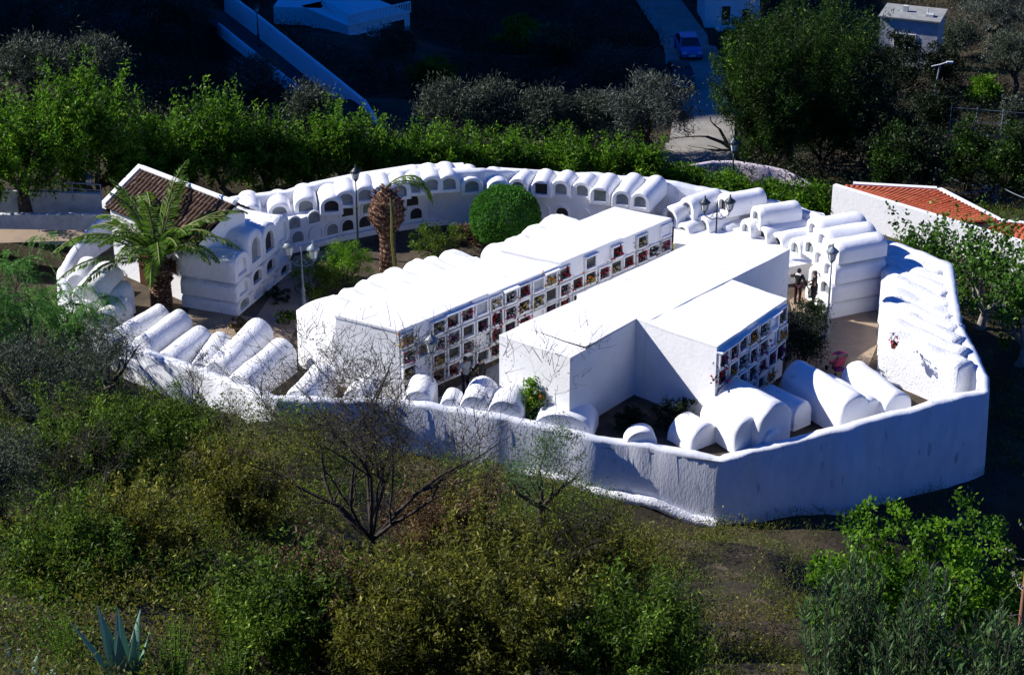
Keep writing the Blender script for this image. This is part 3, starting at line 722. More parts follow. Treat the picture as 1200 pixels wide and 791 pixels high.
# ------------------------------------------------------------------ chapel
rz_, ez_ = 4.7, 3.3
r0, r1 = at(167, 199, rz_), at(275, 240, rz_); e0 = at(124, 243, ez_); e1 = e0 + (r1 - r0); e1.z = ez_
dn = (e0 - r0); dn.z = 0; k0 = r0 + dn * 1.0
ch = empty('chapel', (e0.x, e0.y, 0)); tag(ch, 'small white chapel with an old brown barrel tile roof, behind the palm', 'chapel'); O = Vector(ch.location)
bz_ = rz_ - (rz_ - ez_) * .35; bk0 = Vector((r0.x - dn.x * .35, r0.y - dn.y * .35, bz_)); bk1 = Vector((r1.x - dn.x * .35, r1.y - dn.y * .35, bz_))
mb = MB(); pr_ = [e0, e1, bk1, bk0]
inn = lambda p, f=.06: p + (sum([Vector(v) for v in pr_], Vector()) / 4 - p) * f
w4 = [inn(Vector(p)) - O for p in pr_]
wz = [ez_ - .06, ez_ - .06, bz_ - .08, bz_ - .08]; mb.add([(v.x, v.y, 0) for v in w4] + [(v.x, v.y, z) for v, z in zip(w4, wz)], [(0, 1, 5, 4), (1, 2, 6, 5), (2, 3, 7, 6), (3, 0, 4, 7)])
ra, rb = (inn(r0) - O), (inn(r1) - O); zr = rz_ - .12
mb.add([(w4[0].x, w4[0].y, ez_ - .06), (w4[3].x, w4[3].y, bz_ - .08), (ra.x, ra.y, zr)], [(0, 1, 2)]); mb.add([(w4[1].x, w4[1].y, ez_ - .06), (w4[2].x, w4[2].y, bz_ - .08), (rb.x, rb.y, zr)], [(0, 1, 2)])
mb.build('wall', M['lime'], ch)
def tiled(a, b, c, d, pitch, m, name, parent, O, rows=None, lift=.05):
    """tile courses: a,b ridge ends, d,c eave ends; covers run down the slope"""
    a, b, c, d = [Vector(p) - O for p in (a, b, c, d)]; n = int((b - a).length / pitch); mb = MB()
    up = (b - a).cross(d - a).normalized(); up = up if up.z > 0 else -up; rw = rows or max(3, int((d - a).length / .42))
    mb.add([a, b, c, d], [(0, 1, 2, 3)])
    mb.add([p - up * .1 for p in (a, b, c, d)], [(3, 2, 1, 0)])
    for i in range(n):
        t = (i + .5) / n; p, q = a.lerp(b, t), d.lerp(c, t); sx = (b - a).normalized()
        for j in range(rw):
            p1 = p.lerp(q, j / rw); p2 = p.lerp(q, (j + 1.12) / rw); l1, l2 = lift * .5, lift * 1.35 + random.uniform(-.01, .01); vs = []
            jit = sx * random.uniform(-.012, .012)
            for P_, l, w in ((p1, l1, .36), (p2, l2, .44)):
                for k in range(5):
                    an = math.pi * k / 4; vs.append(P_ + jit + sx * math.cos(an) * pitch * w + up * (l * .4 + math.sin(an) * pitch * .38 + l * .5))
            mb.add(vs, [(k, k + 1, k + 6, k + 5) for k in range(4)] + [(5, 6, 7, 8, 9)], 0, False)
    return mb.build(name, m, parent)
tiled(r0, r1, e1, e0, .26, M['tile_old'], 'roof', ch, O); tiled(r1, r0, bk0, bk1, .26, M['tile_old'], 'roof', ch, O)
mb = MB(); mb.tube([r0 - O + Vector((0, 0, .1)), r1 - O + Vector((0, 0, .1))], .13, 8); mb.build('ridge_coping', M['lime'], ch)
sd = (r1 - r0).normalized() * .28
for nm, A_0, A_1 in (('gable_coping', r0, e0), ('gable_coping', r0, bk0)):
    mb = MB(); v = A_1 - A_0
    for k in range(5):   # stepped blocks
        p = A_0 + v * (k / 5) - O - sd; mb.obox(p + Vector((0, 0, -.12 + .002 * k)), v * .2, sd, Vector((0, 0, .34)))
    mb.build(nm, M['lime'], ch)
wd = (w4[1] - w4[0]).normalized(); wn = Vector((wd.y, -wd.x, 0)); 
if wn.y > 0: wn = -wn
def wallbox(par, name, x, z, w, h, m, o=w4[0], dd=wd, nn=wn, dep=.06, off=.004):
    mb = MB(); p = Vector((o.x, o.y, z)) + dd * x + nn * off; mb.obox(p, dd * w, nn * dep, Vector((0, 0, h))); return mb.build(name, m, par)
dr = wallbox(ch, 'door', 1.9, 0.02, .95, 2.1, M['wood']); wallbox(dr, 'handle', 2.7, 1.0, .06, .12, M['iron'], off=.066)
wi = wallbox(ch, 'window', 3.9, 1.3, .7, .6, M['wood']); wallbox(wi, 'pane', 3.98, 1.38, .54, .44, M['winglass'], off=.066, dep=.01)

# ------------------------------------------------------------------ lamps
def lantern(par, c, m='iron', s=1.0):
    c = Vector(c); l = MB()
    l.lathe([(.03 * s, -.12 * s), (.09 * s, -.04 * s), (.13 * s, 0), (.13 * s, .03 * s)], c, 6)
    for k in range(6):
        a = k * math.pi / 3; l.tube([c + Vector((.125 * s * math.cos(a), .125 * s * math.sin(a), .02 * s)), c + Vector((.2 * s * math.cos(a), .2 * s * math.sin(a), .36 * s))], .014 * s, 4)
    lo = l.build('lantern', M[m], par)
    g_ = MB(); g_.lathe([(.11 * s, .03 * s), (.18 * s, .35 * s)], c, 6, sm=False); g_.build('glass', M['lampglass'], lo)
    cp = MB(); cp.lathe([(.25 * s, .36 * s), (.27 * s, .39 * s), (.16 * s, .50 * s), (.06 * s, .58 * s), (.03 * s, .66 * s), (.045 * s, .69 * s), (.005, .76 * s)], c, 8); cp.build('cap', M[m], lo)
def street_lamp(p, h, label, m='iron', twin=False, rz=0, s=1.0, grp='street lamps'):
    t = empty('street_lamp', p, rz); tag(t, label, 'street lamp', grp); mb = MB()
    mb.lathe([(.16, 0), (.16, .12), (.11, .18), (.10, .7), (.13, .74), (.10, .8), (.055, .95), (.045, h * .55), (.06, h * .56), (.042, h * .58), (.036, h - .62)] + ([(.036, h), (.05, h + .05), (.012, h + .35)] if twin else []), (0, 0, 0), 10)
    mb.build('post', M[m], t)
    if twin:
        for sg in (-1, 1):
            a = MB(); a.tube([(0, 0, h - .55), (sg * .22, 0, h - .62), (sg * .42, 0, h - .5), (sg * .56, 0, h - .42), (sg * .6, 0, h - .28)], .024, 6)
            a.tube([(0, 0, h - .2), (sg * .16, 0, h - .32), (sg * .3, 0, h - .52)], .016, 5); a.tube([(sg * .3, 0, h - .52), (sg * .24, 0, h - .42), (sg * .16, 0, h - .48)], .014, 5)
            ar = a.build('arm', M[m], t); lantern(t, (sg * .6, 0, h - .16), m, s)
    else: lantern(t, (0, 0, h - .5), m, s)
    return t
street_lamp(at(968, 397, 0), 4.3, 'grey lamp post with one lantern standing on the path right of the short niche block', 'greyiron', s=1.1)
street_lamp(at(420, 302, 0), 4.55, 'tall dark lamp post before the back niche wall, left of the bent palm', s=1.0)
street_lamp(at(837, 318, 0), 3.3, 'two armed black lamp with its lanterns rising above the flat roof', twin=True, rz=.1, s=1.05)
street_lamp(at(356, 358, 0), 2.6, 'two armed grey lamp beside the stacked tombs and garden bed', 'greyiron', twin=True, s=1.2, rz=-.3)
street_lamp(at(507, 478, 0), 3.1, 'grey one lantern lamp post in the alley, near end of long niche block', 'greyiron', s=1.3)
p = at(108, 258, .4); street_lamp(Vector((p.x, p.y, terr(p.x, p.y))), 3.0, 'dark lamp post beside the big tree trunk, left of the chapel')
p = gnd(858, 214); street_lamp(Vector((p.x, p.y, p.z)), 2.4, 'small lamp post in front of the curved pink wall', s=1.3)

# ------------------------------------------------------------------ people
def skin_mesh(name, V, E, Rd, m, parent, loc=(0, 0, 0), sub=1, extra=None, merge=None):
    me = bpy.data.meshes.new(name); me.from_pydata(V, E, []); o = bpy.data.objects.new(name, me); col.objects.link(o)
    md = o.modifiers.new('s', 'SKIN'); 
    for i, r in enumerate(Rd):
        sv = me.skin_vertices[0].data[i]; sv.radius = r if hasattr(r, '__len__') else (r, r); sv.use_root = (i == 0)
    ss = o.modifiers.new('u', 'SUBSURF'); ss.levels = sub; ss.render_levels = sub
    dg = bpy.context.evaluated_depsgraph_get(); m2 = bpy.data.meshes.new_from_object(o.evaluated_get(dg))
    o.modifiers.clear(); o.data = m2; m2.materials.clear(); m2.materials.append(m)
    for p_ in m2.polygons: p_.use_smooth = True
    if extra:
        import bmesh
        bm = bmesh.new(); bm.from_mesh(m2); b2_ = bpy.data.meshes.new('x'); b2_.from_pydata(extra.v, [], extra.f); bm.from_mesh(b2_); bm.to_mesh(m2); bm.free()
    o.parent = parent; return o
def person(p, rz, label, h=1.7, arms=((.28, -.02, 1.12), (.30, -.08, .86), (-.28, -.02, 1.12), (-.30, -.08, .86)), coat=None, legs='black', hair='hair', lean=0, collar=False, skirt=False, hood=False):
    t = empty('person', p, rz); s = h / 1.7; t.scale = (s, s, s); tag(t, label, 'person', 'visitors in the cemetery')
    ly = -lean
    re, rh, le, lh = [Vector(a) for a in arms]
    V = [(0, 0, .95), (0, ly * .5, 1.18), (0, ly, 1.38), (0, ly * 1.1, 1.5), (0, ly * 1.25 - .015, 1.585), (0, ly * 1.3, 1.66),
         (.17, ly, 1.40), tuple(re), tuple(rh), (-.17, ly, 1.40), tuple(le), tuple(lh),
         (.09, 0, .9), (.10, -.02, .5), (.10, .03, .08), (.11, -.14, .035), (-.09, 0, .9), (-.10, -.04, .5), (-.10, .02, .08), (-.11, -.15, .035)]
    E = [(0, 1), (1, 2), (2, 3), (3, 4), (4, 5), (2, 6), (6, 7), (7, 8), (2, 9), (9, 10), (10, 11), (0, 12), (12, 13), (13, 14), (14, 15), (0, 16), (16, 17), (17, 18), (18, 19)]
    Rd = [(.15, .11), (.135, .1), (.15, .1), .05, (.08, .095), (.07, .085), .06, .045, .032, .06, .045, .032, .085, .06, .04, .035, .085, .06, .04, .035]
    ex = MB()
    for hd, el in ((rh, re), (lh, le)):
        d = (hd - el).normalized(); sd_ = d.cross(Vector((0, 0, 1))); sd_ = sd_.normalized() if sd_.length > .1 else Vector((1, 0, 0))
        for k in range(5):
            off = (k - 1.5) * .02 if k < 4 else -.05; l = [.075, .088, .085, .065, .05][k] if k < 4 else .05
            b0 = hd + d * (.05 if k < 4 else .0) + sd_ * off; dd = d if k < 4 else (d + sd_ * -.8).normalized(); bend = Vector((0, -.012, -.01))
            ex.tube([b0, b0 + dd * l * .5, b0 + dd * l + bend], [.010, .009, .006], 5)
        ex.tube([hd - d * .01, hd + d * .06], [.03, .036], 6)
    hz = 1.60; hy = ly * 1.27 - .015
    ex.tube([(0, hy - .085, hz + .01), (0, hy - .115, hz - .02)], [.012, .017], 5)
    for sg in (-1, 1):
        ex.tube([(sg * .08, hy, hz - .02), (sg * .092, hy + .01, hz + .02)], .02, 5)
    ey = MB(); b_ = skin_mesh('body', V, E, Rd, M['skin'], t, extra=ex)
    for sg in (-1, 1): ey.lathe([(.002, -.01), (.012, 0), (.002, .01)], (sg * .033, hy - .088, hz + .02), 6)
    ey.tube([(-.025, hy - .09, hz - .052), (.025, hy - .09, hz - .052)], .005, 4); ey.build('face_features', M['hair'], t)
    # clothes
    tv = [V[0], V[12], V[13], V[14], V[16], V[17], V[18]]; skin_mesh('trousers', tv, [(0, 1), (1, 2), (2, 3), (0, 4), (4, 5), (5, 6)], [(.16, .125), .1, .078, .06, .1, .078, .06], M[legs], t)
    cv = [(0, 0, .78 if coat != 'jacket' else .9), V[0], V[1], V[2], (0, ly * 1.05, 1.46), V[6], V[7], tuple(re.lerp(rh, .85)), V[9], V[10], tuple(le.lerp(lh, .85))]
    ce = [(0, 1), (1, 2), (2, 3), (3, 4), (3, 5), (5, 6), (6, 7), (3, 8), (8, 9), (9, 10)]
    if skirt: cv.append((0, 0, .5)); ce.append((0, 11))
    skin_mesh('coat', cv, ce, [(.19, .15), (.175, .135), (.16, .125), (.17, .125), .075, .085, .065, .052, .085, .065, .052] + ([(.22, .17)] if skirt else []), M[coat if coat not in (None, 'jacket') else 'black'], t)
    for sg, i in ((1, 14), (-1, 18)):
        a = V[i]; b = V[i + 1]; sh = MB(); sh.tube([(a[0], a[1] + .05, .05), (a[0], a[1] - .05, .055), (b[0], b[1] - .03, .035)], [.045, .052, .035], 8); sh.build('shoe', M['rubber'], t)
    hm = MB()
    pr2 = [(.01, .115)] + [(.098 * math.sin(a), .012 + .105 * math.cos(a)) for a in (.4, .8, 1.2, 1.6)] + [(.09, -.04), (.075, -.08 if not hood else -.14)]
    hm.lathe(pr2[::-1], (0, hy + .018, hz + .02), 12); hm.build('hair', M[hair], t)
    if collar:
        cm = MB(); cm.tube([(-.12, ly + .06, 1.45), (0, ly + .1, 1.47), (.12, ly + .06, 1.45)], .05, 6); cm.build('collar', M['whitecloth'], t)
    return t
person(at(934, 356, .02), R(150), 'person in black jacket, pale collar and maroon trousers, arm stretched to a companion', 1.75, arms=((.36, -.08, 1.22), (.52, -.3, 1.2), (-.33, .05, 1.16), (-.46, .05, .95)), coat='jacket', legs='maroon', collar=True)
person(at(953, 357, .02), R(-110), 'person wrapped in a long black coat, standing left of the lamp post', 1.68, arms=((.24, -.06, 1.14), (.2, -.26, 1.06), (-.24, -.06, 1.14), (-.12, -.25, 1.1)), coat='black', skirt=True, hood=True)
person(at(546, 462, .02), R(205), 'person in a pale grey coat and dark trousers facing the niches in the alley', 1.75, coat='greycoat', legs='black', arms=((.26, -.1, 1.15), (.24, -.3, 1.22), (-.26, -.06, 1.14), (-.26, -.2, .95)))
person(at(563, 462, .02), R(215), 'person all in black beside the one in a pale grey coat in the alley', 1.7, coat='black', skirt=True, arms=((.26, -.1, 1.15), (.24, -.3, 1.2), (-.26, -.02, 1.12), (-.28, -.1, .88)))
person(at(727, 372, .02), R(205), 'person in black bending to the niches, half hidden behind the flat roofs', 1.7, coat='black', lean=.2, arms=((.26, -.25, 1.2), (.24, -.5, 1.25), (-.26, -.25, 1.16), (-.24, -.45, 1.05)))

# pushchair
t = empty('pushchair', at(980, 437, .02), R(200)); tag(t, 'pink pushchair with dark frame parked on the path above the barrel tombs', 'pushchair')
mb = MB()
for sg in (-.24, .24):
    mb.tube([(sg, -.42, .12), (sg, .05, .55), (sg, .45, 1.05)], .016, 6); mb.tube([(sg, .4, .12), (sg, -.02, .5)], .016, 6)
mb.tube([(-.24, .45, 1.05), (.24, .45, 1.05)], .02, 6); mb.tube([(-.24, 0, .5), (.24, 0, .5)], .014, 6); mb.build('frame', M['iron'], t)
for x in (-.26, .26):
    for y in (-.42, .4):
        w = MB(); w.add([(x + dx, y + .11 * math.cos(a), .11 + .11 * math.sin(a)) for dx in (-.02, .02) for a in [k * math.pi / 6 for k in range(12)]], [(k, (k + 1) % 12, 12 + (k + 1) % 12, 12 + k) for k in range(12)] + [tuple(range(12))[::-1], tuple(range(12, 24))]); w.build('wheel', M['rubber'], t)
mb = MB(); mb.obox((-.21, -.3, .42), (.42, 0, 0), (0, .42, -.03), (0, 0, .07)); mb.obox((-.21, .13, .42), (.42, 0, 0), (0, .08, 0), (0, .2, .5)); mb.build('seat', M['pink'], t)
mb = MB(); vs = []
for k in range(7):
    a = R(10 + k * 18)
    for x in (-.25, -.12, 0, .12, .25): vs.append((x, .2 - .36 * math.cos(a) * (1 - abs(x) * .5), .78 + .34 * math.sin(a) * (1 - abs(x) * .6)))
mb.add(vs, [(k * 5 + i, k * 5 + i + 1, k * 5 + i + 6, k * 5 + i + 5) for k in range(6) for i in range(4)], 0, True); mb.build('canopy', M['pink'], t)
mb = MB(); mb.box(-.18, -.1, .2, .18, .3, .34); mb.build('basket', M['f_purple'], t)

# ------------------------------------------------------------------ palms
def frond(C, D, Rn, mb, base, az, el, ln, droop, nl=46, lf=.55, twist=0):
    d = Vector((math.cos(az) * math.cos(el), math.sin(az) * math.cos(el), math.sin(el))); p = Vector(base); pts = [p.copy()]
    side = Vector((-math.sin(az), math.cos(az), 0))
    for i in range(nl):
        t = i / nl; d = (d + Vector((0, 0, -droop * (.35 + t) / nl * 2.2))).normalized(); p = p + d * ln / nl; pts.append(p.copy())
        if t < .12: continue
        up = side.cross(d).normalized()
        for sg in (-1, 1):
            l = lf * math.sin(math.pi * min(1, t * .85 + .15)) ** .6
            dd = (side * sg + d * .75 + up * (.25) + Vector((0, 0, -.15))).normalized()
            C.append(tuple(p)); D.append(tuple(dd)); Rn.append((l, min(1, max(0, random.gauss(.45, .2)))))
    mb.tube(pts[::5] + [pts[-1]], [.035] * (len(pts[::5])) + [.008], 4, 0, False)
def palm(p, th, label, fronds, trunk_prof, name='palm_tree'):
    t = empty(name, p); tag(t, label, 'palm tree'); mb = MB(); prof = []
    n = 34
    for i in range(n + 1):
        z = th * i / n; r = np.interp(i / n, [a for a, _ in trunk_prof], [b for _, b in trunk_prof]); prof.append((r * (1 + (.07 if i % 2 else -.04)), z))
    mb.lathe(prof, (0, 0, 0), 16, sm=False)
    # old leaf bases
    for k in range(150):
        a = k * 2.4; f = random.uniform(.45, 1); z = th * f; r = np.interp(f, [a_ for a_, _ in trunk_prof], [b for _, b in trunk_prof])
        c = Vector((math.cos(a) * r, math.sin(a) * r, z)); o_ = Vector((math.cos(a), math.sin(a), .8)).normalized() * random.uniform(.12, .3); s_ = Vector((-math.sin(a), math.cos(a), 0)) * .06
        mb.add([c - s_, c + s_, c + o_ + s_ * .6, c + o_ - s_ * .6, c + Vector((0, 0, .08))], [(0, 1, 2, 3), (3, 2, 4), (0, 3, 4), (1, 4, 2)])
    mb.build('trunk', M['palmtrunk'], t)
    C, D, Rn = [], [], []; rb_ = MB()
    for f in fronds: frond(C, D, Rn, rb_, (0, 0, th), *f)
    cr = leaves('crown', L['palm'], C, D, np.array([r[0] for r in Rn]), .07, t, np.array([r[1] for r in Rn]))
    rb_.build('frond_stem', L['yellowf'] if False else M['stalk'] if name != 'palm_tree' else M['leafstem'], t)
    return t
M['leafstem'] = mat('frond_stem', (.12, .16, .03), (.16, .18, .05), 5, .6)
random.seed(4)
fr = []
for k in range(40):
    fr.append((k * 2.399, R(random.choice([75, 60, 48, 38, 28, 55])), random.uniform(4.0, 5.2), random.uniform(.65, 1.0), 74, .55))
palm(at(190, 360, 0), 2.3, 'green date palm with arching fronds in front of the chapel', fr, [(0, .5), (.6, .46), (.75, .55), (.9, .72), (1, .35)])
frs = [(R(-8), R(50), 3.0, 1.75, 46, .5), (R(-2), R(35), 2.9, 1.5, 46, .45)]
palm(at(455, 318, 0), 4.3, 'trimmed palm with a swollen stump head and a single drooping frond', frs, [(0, .42), (.35, .36), (.48, .42), (.62, .78), (.74, .84), (.88, .62), (.96, .3), (1, .12)])
t = empty('climbing_stem', at(461, 322, 0)); tag(t, 'dry greenish stem hanging down the trunk of the trimmed palm', 'stem')
mb = MB(); mb.tube([(0, -.75, 4.2), (.05, -1.0, 3.4), (.02, -.9, 2.2), (.15, -.75, .2)], [.03, .05, .06, .08], 6); mb.build('stem', M['leafstem'], t)

# ------------------------------------------------------------------ courtyard plants
def bush_px(cx, ytop, ybase, wpx, m, label, z=0, leaf=(.12, .05), clumps=40, per=90, name='shrub', cat='shrub', group='shrubs in the courtyard', cr=None, shoots=False):
    p = at(cx, ybase, z) if z is not None else gnd(cx, ybase); s = ppm(p); h = max(.4, (ybase - ytop) / s / CP * .97); w = wpx / s
    t = empty(name, p); tag(t, label, cat, group); mb = MB(); tips = []
    for k in range(5):
        a = k * 1.26 + random.random(); branches(mb, Vector((0, 0, -.05)), Vector((math.cos(a) * w / h * .6, math.sin(a) * w / h * .6, 1)), h * .5, .03 + .008 * w, 1, tips, .6, n=4)
    mb.build('stems', M['bark'], t)
    C, D, Rn = crown_pts(w / 2, w / 2, h * .5, h * .5, clumps, per, cr or min(w, h) * .16, shoots, -.9)
    C[:, 2] = np.maximum(C[:, 2], .03)
    leaves('foliage', m, C, D, leaf[0], leaf[1], t, Rn); return t
# clipped ball
p = at(592, 288, 0); t = empty('round_bush', p); tag(t, 'large round clipped green bush between the back tombs and the long niche block', 'bush')
mb = MB(); mb.tube([(0, 0, 0), (0, 0, 1.2)], .12, 8); mb.build('trunk', M['bark'], t)
n = 26000; u = rng.normal(size=(n, 3)); u /= np.linalg.norm(u, axis=1, keepdims=True); rr_ = 1.68 * (1 + .03 * np.sin(u[:, :1] * 9 + 1) * np.cos(u[:, 1:2] * 8)) * rng.uniform(.86, 1.02, (n, 1))
C = u * rr_ * np.array([1.02, 1.02, .9]) + np.array([0, 0, 1.5]); C[:, 2] = np.maximum(C[:, 2], .05)
leaves('foliage', L['clip'], C, u + rng.normal(size=(n, 3)) * .9, .12, .07, t, rng.beta(2, 2, n))
random.seed(31)
bush_px(405, 288, 330, 66, L['bright'], 'bright green feathery bush at the foot of the tall lamp post', leaf=(.16, .03), clumps=60, per=120)
bush_px(372, 300, 345, 50, L['scrubg'], 'olive green bush between the two armed grey lamp and the bright bush')
bush_px(510, 264, 298, 62, L['scrubg'], 'low dark green spreading bush right of the trimmed palm')
bush_px(548, 262, 285, 36, L['dry'], 'small brownish shrub left of the round clipped bush', clumps=25)
bush_px(792, 288, 304, 22, L['yellowf'], 'small yellow leaved plant at the far end of the alley', leaf=(.14, .07), clumps=18, per=50)
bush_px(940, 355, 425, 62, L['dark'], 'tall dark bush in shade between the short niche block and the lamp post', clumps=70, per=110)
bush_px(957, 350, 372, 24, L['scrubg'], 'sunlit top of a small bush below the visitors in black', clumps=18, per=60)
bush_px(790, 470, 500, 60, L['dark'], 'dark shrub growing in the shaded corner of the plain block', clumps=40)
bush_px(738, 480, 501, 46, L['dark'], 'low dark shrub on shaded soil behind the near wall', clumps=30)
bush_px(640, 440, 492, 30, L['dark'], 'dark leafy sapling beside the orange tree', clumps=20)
bush_px(283, 372, 388, 26, L['dry'], 'small dry shrub on the sunlit ground by the left barrel tombs', clumps=16, per=60)
bush_px(325, 340, 352, 30, L['dark'], 'dark low shrub at the foot of the stacked tombs', clumps=16, per=60)
bush_px(338, 362, 380, 26, L['scrubg'], 'small green shrub between the grey lamp and the barrel tombs', clumps=16, per=60)
ot = bush_px(626, 434, 494, 36, L['bright'], 'small orange tree with a few ripe fruits beside the plain white block', name='orange_tree', cat='tree', clumps=26, per=80, leaf=(.14, .07), group='fruit trees')
for k in range(5):
    mb = MB(); a = random.uniform(-2.6, -.6); mb.lathe([(.005, -.05)] + [(.05 * math.sin(x), -.05 * math.cos(x)) for x in (.6, 1.2, 1.8, 2.4)] + [(.005, .05)], (math.cos(a) * .5, math.sin(a) * .5, random.uniform(1, 1.7)), 8); mb.build('orange', M['f_orange'], ot)
# potted flowers on right tombs
t = empty('flower_pot', at(1047, 408, 2.2)); tag(t, 'terracotta pot with pink flowers on the ridged tombs along the right wall', 'flower pot')
mb = MB(); mb.lathe([(.09, 0), (.13, .22), (.15, .24)], (0, 0, 0), 10); mb.build('pot', M['tile_red'], t)
o = bpy.data.objects.new('flowers', BQ[3][0]); col.objects.link(o); o.parent = t; o.location = (0, 0, .18)

# ------------------------------------------------------------------ trees beyond
random.seed(41)
gb = 'broad leaved trees behind the back wall'
B = [(30, 118, 262, 150, 'with a thick dark trunk at the far left'), (110, 95, 240, 110, 'with long upright shoots, left of the chapel'), (205, 130, 235, 80, 'behind the chapel roof'), (262, 120, 225, 70, 'with tall bright shoots right of the chapel ridge'),
     (310, 150, 222, 66, 'under the left part of the white ramp wall'), (355, 158, 218, 62, 'below the grey olive by the ramp'), (398, 146, 214, 60, 'at the foot of the ramp wall'), (445, 150, 212, 56, 'right of the end of the ramp wall'), (490, 160, 210, 56, 'left of the big grey olive'), (535, 165, 208, 52, 'in front of the broad olive'),
     (580, 168, 208, 50, 'low one above the row of barrel tombs'), (622, 172, 212, 48, 'above the dark square niche'), (668, 170, 214, 50, 'below the pair of small olives'), (715, 176, 216, 44, 'behind the framed square tomb'), (755, 182, 222, 40, 'at the right end of the belt'), (165, 140, 245, 70, 'just left of the chapel gable')]
for cx, yt, yb, w, x in B:
    tree_px('avocado_tree', cx, yt + random.uniform(-4, 22), yb, w, L['broad'], 'bright green broad leaved tree ' + x, group=gb, clumps=int(60 + w * 1.2), per=80, leaf=(.24, .09), shoots=True, th=.25 if x.startswith('with a thick') else .06, cr=.42, trunk=.3, low=-.9)
go = 'grey olive trees on the far slope'
OL = [(50, -10, 70, 120, 'cut by the top left corner'), (40, 55, 130, 110, 'below the one in the top left corner'), (110, 45, 130, 70, 'right of the left pair'), (185, -15, 55, 60, 'at the top, left of the road'), (225, 0, 62, 70, 'just left of the road at the top'),
      (365, 105, 165, 50, 'below the low roadside wall'), (460, 35, 95, 60, 'in front of the white house'), (530, 102, 180, 80, 'left half of a broad pair'), (580, 100, 178, 60, 'right half of a broad pair'), (640, 108, 180, 60, 'small, in the middle of the valley'), (690, 112, 178, 50, 'small, left of the largest'),
      (755, 95, 192, 110, 'largest and greyest, left of the lane'), (715, 62, 118, 60, 'above the largest one'), (300, 72, 120, 50, 'thin, below the white ramp wall'), (1160, -15, 60, 90, 'at the top right corner'), (1185, 35, 110, 70, 'below the corner one at the right edge'), (1120, 30, 70, 50, 'right of the flat roofed building')]
for cx, yt, yb, w, x in OL:
    tree_px('olive_tree', cx, yt, yb, w, L['olivegrey'] if x.startswith(('largest', 'at the top right', 'thin')) else L['olive'], 'grey green olive tree ' + x, group=go, clumps=int(30 + w * .8), per=110, leaf=(.3, .05), th=.28, cr=.6, trunk=.35)
gd = 'dark tall trees right of the lane'
for cx, yt, yb, w, x in [(870, 45, 205, 85, 'nearest the lane'), (925, 15, 190, 110, 'tallest, with bright top shoots'), (985, 30, 175, 90, 'in front of the shaded flat roofed building'), (900, 110, 212, 70, 'lower one above the curved pink wall'), (960, 100, 205, 70, 'lower one right of the curved wall')]:
    tree_px('pepper_tree', cx, yt, yb, w, L['cypress'], 'dark feathery tree ' + x, group=gd, clumps=int(40 + w * .7), per=240, leaf=(.26, .05), th=.1, cr=.62, trunk=.3, shoots=True)
gd2 = 'dark bushes on the right slope'
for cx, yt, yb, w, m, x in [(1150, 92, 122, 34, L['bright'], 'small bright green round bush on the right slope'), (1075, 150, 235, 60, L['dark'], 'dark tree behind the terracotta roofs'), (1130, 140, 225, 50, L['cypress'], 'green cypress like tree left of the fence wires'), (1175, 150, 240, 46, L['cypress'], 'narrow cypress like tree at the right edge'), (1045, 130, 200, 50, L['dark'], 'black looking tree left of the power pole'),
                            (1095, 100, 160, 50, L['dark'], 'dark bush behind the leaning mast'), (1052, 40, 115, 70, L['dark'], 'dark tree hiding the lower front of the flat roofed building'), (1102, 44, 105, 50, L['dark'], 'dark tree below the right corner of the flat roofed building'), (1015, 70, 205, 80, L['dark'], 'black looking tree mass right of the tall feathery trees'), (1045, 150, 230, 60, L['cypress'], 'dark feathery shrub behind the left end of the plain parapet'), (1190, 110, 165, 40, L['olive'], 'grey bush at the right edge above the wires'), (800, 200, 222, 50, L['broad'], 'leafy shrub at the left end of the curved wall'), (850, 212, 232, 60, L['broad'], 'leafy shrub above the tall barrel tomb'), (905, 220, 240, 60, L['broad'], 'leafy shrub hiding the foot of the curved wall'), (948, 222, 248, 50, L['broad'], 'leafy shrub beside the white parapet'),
                            (870, 25, 70, 60, L['broad'], 'light green bush at the bend of the lane'), (610, 25, 62, 90, L['bright'], 'sunlit green bush patch high on the far terrace'), (650, 35, 70, 60, L['dry'], 'dry tan bush beside the sunlit patch'), (510, 70, 110, 60, L['broad'], 'small bush right of the white house')]:
    bush_px(cx, yt, yb, w, m, x, z=None, leaf=(.24, .09), clumps=int(26 + w * .8), per=80, cr=.45, name='bush', cat='bush', group='bushes beyond the cemetery')
# fig trees right
random.seed(51)
gf = 'fig trees outside the right wall'
for cx, yt, yb, w, dp, x in [(1085, 268, 325, 80, 91, 'left one, in front of the white parapet'), (1150, 268, 370, 90, 88, 'middle one, leaning over the right wall'), (1195, 290, 410, 90, 84.5, 'right one, cut by the picture edge')]:
    p = atY(cx, yb, dp); gz = terr(p.x, p.y); p2 = Vector((p.x, p.y, gz)); s = ppm(p); h = (yb - yt) / s / CP + (p.z - gz)
    make_tree('fig_tree', p2, h, w / s, L['fig'], 'fig tree with pale limbs, ' + x, group=gf, clumps=85, per=36, leaf=(.22, .14), th=.15, bark='palebark', cr=.4, shoots=True, low=-.9)
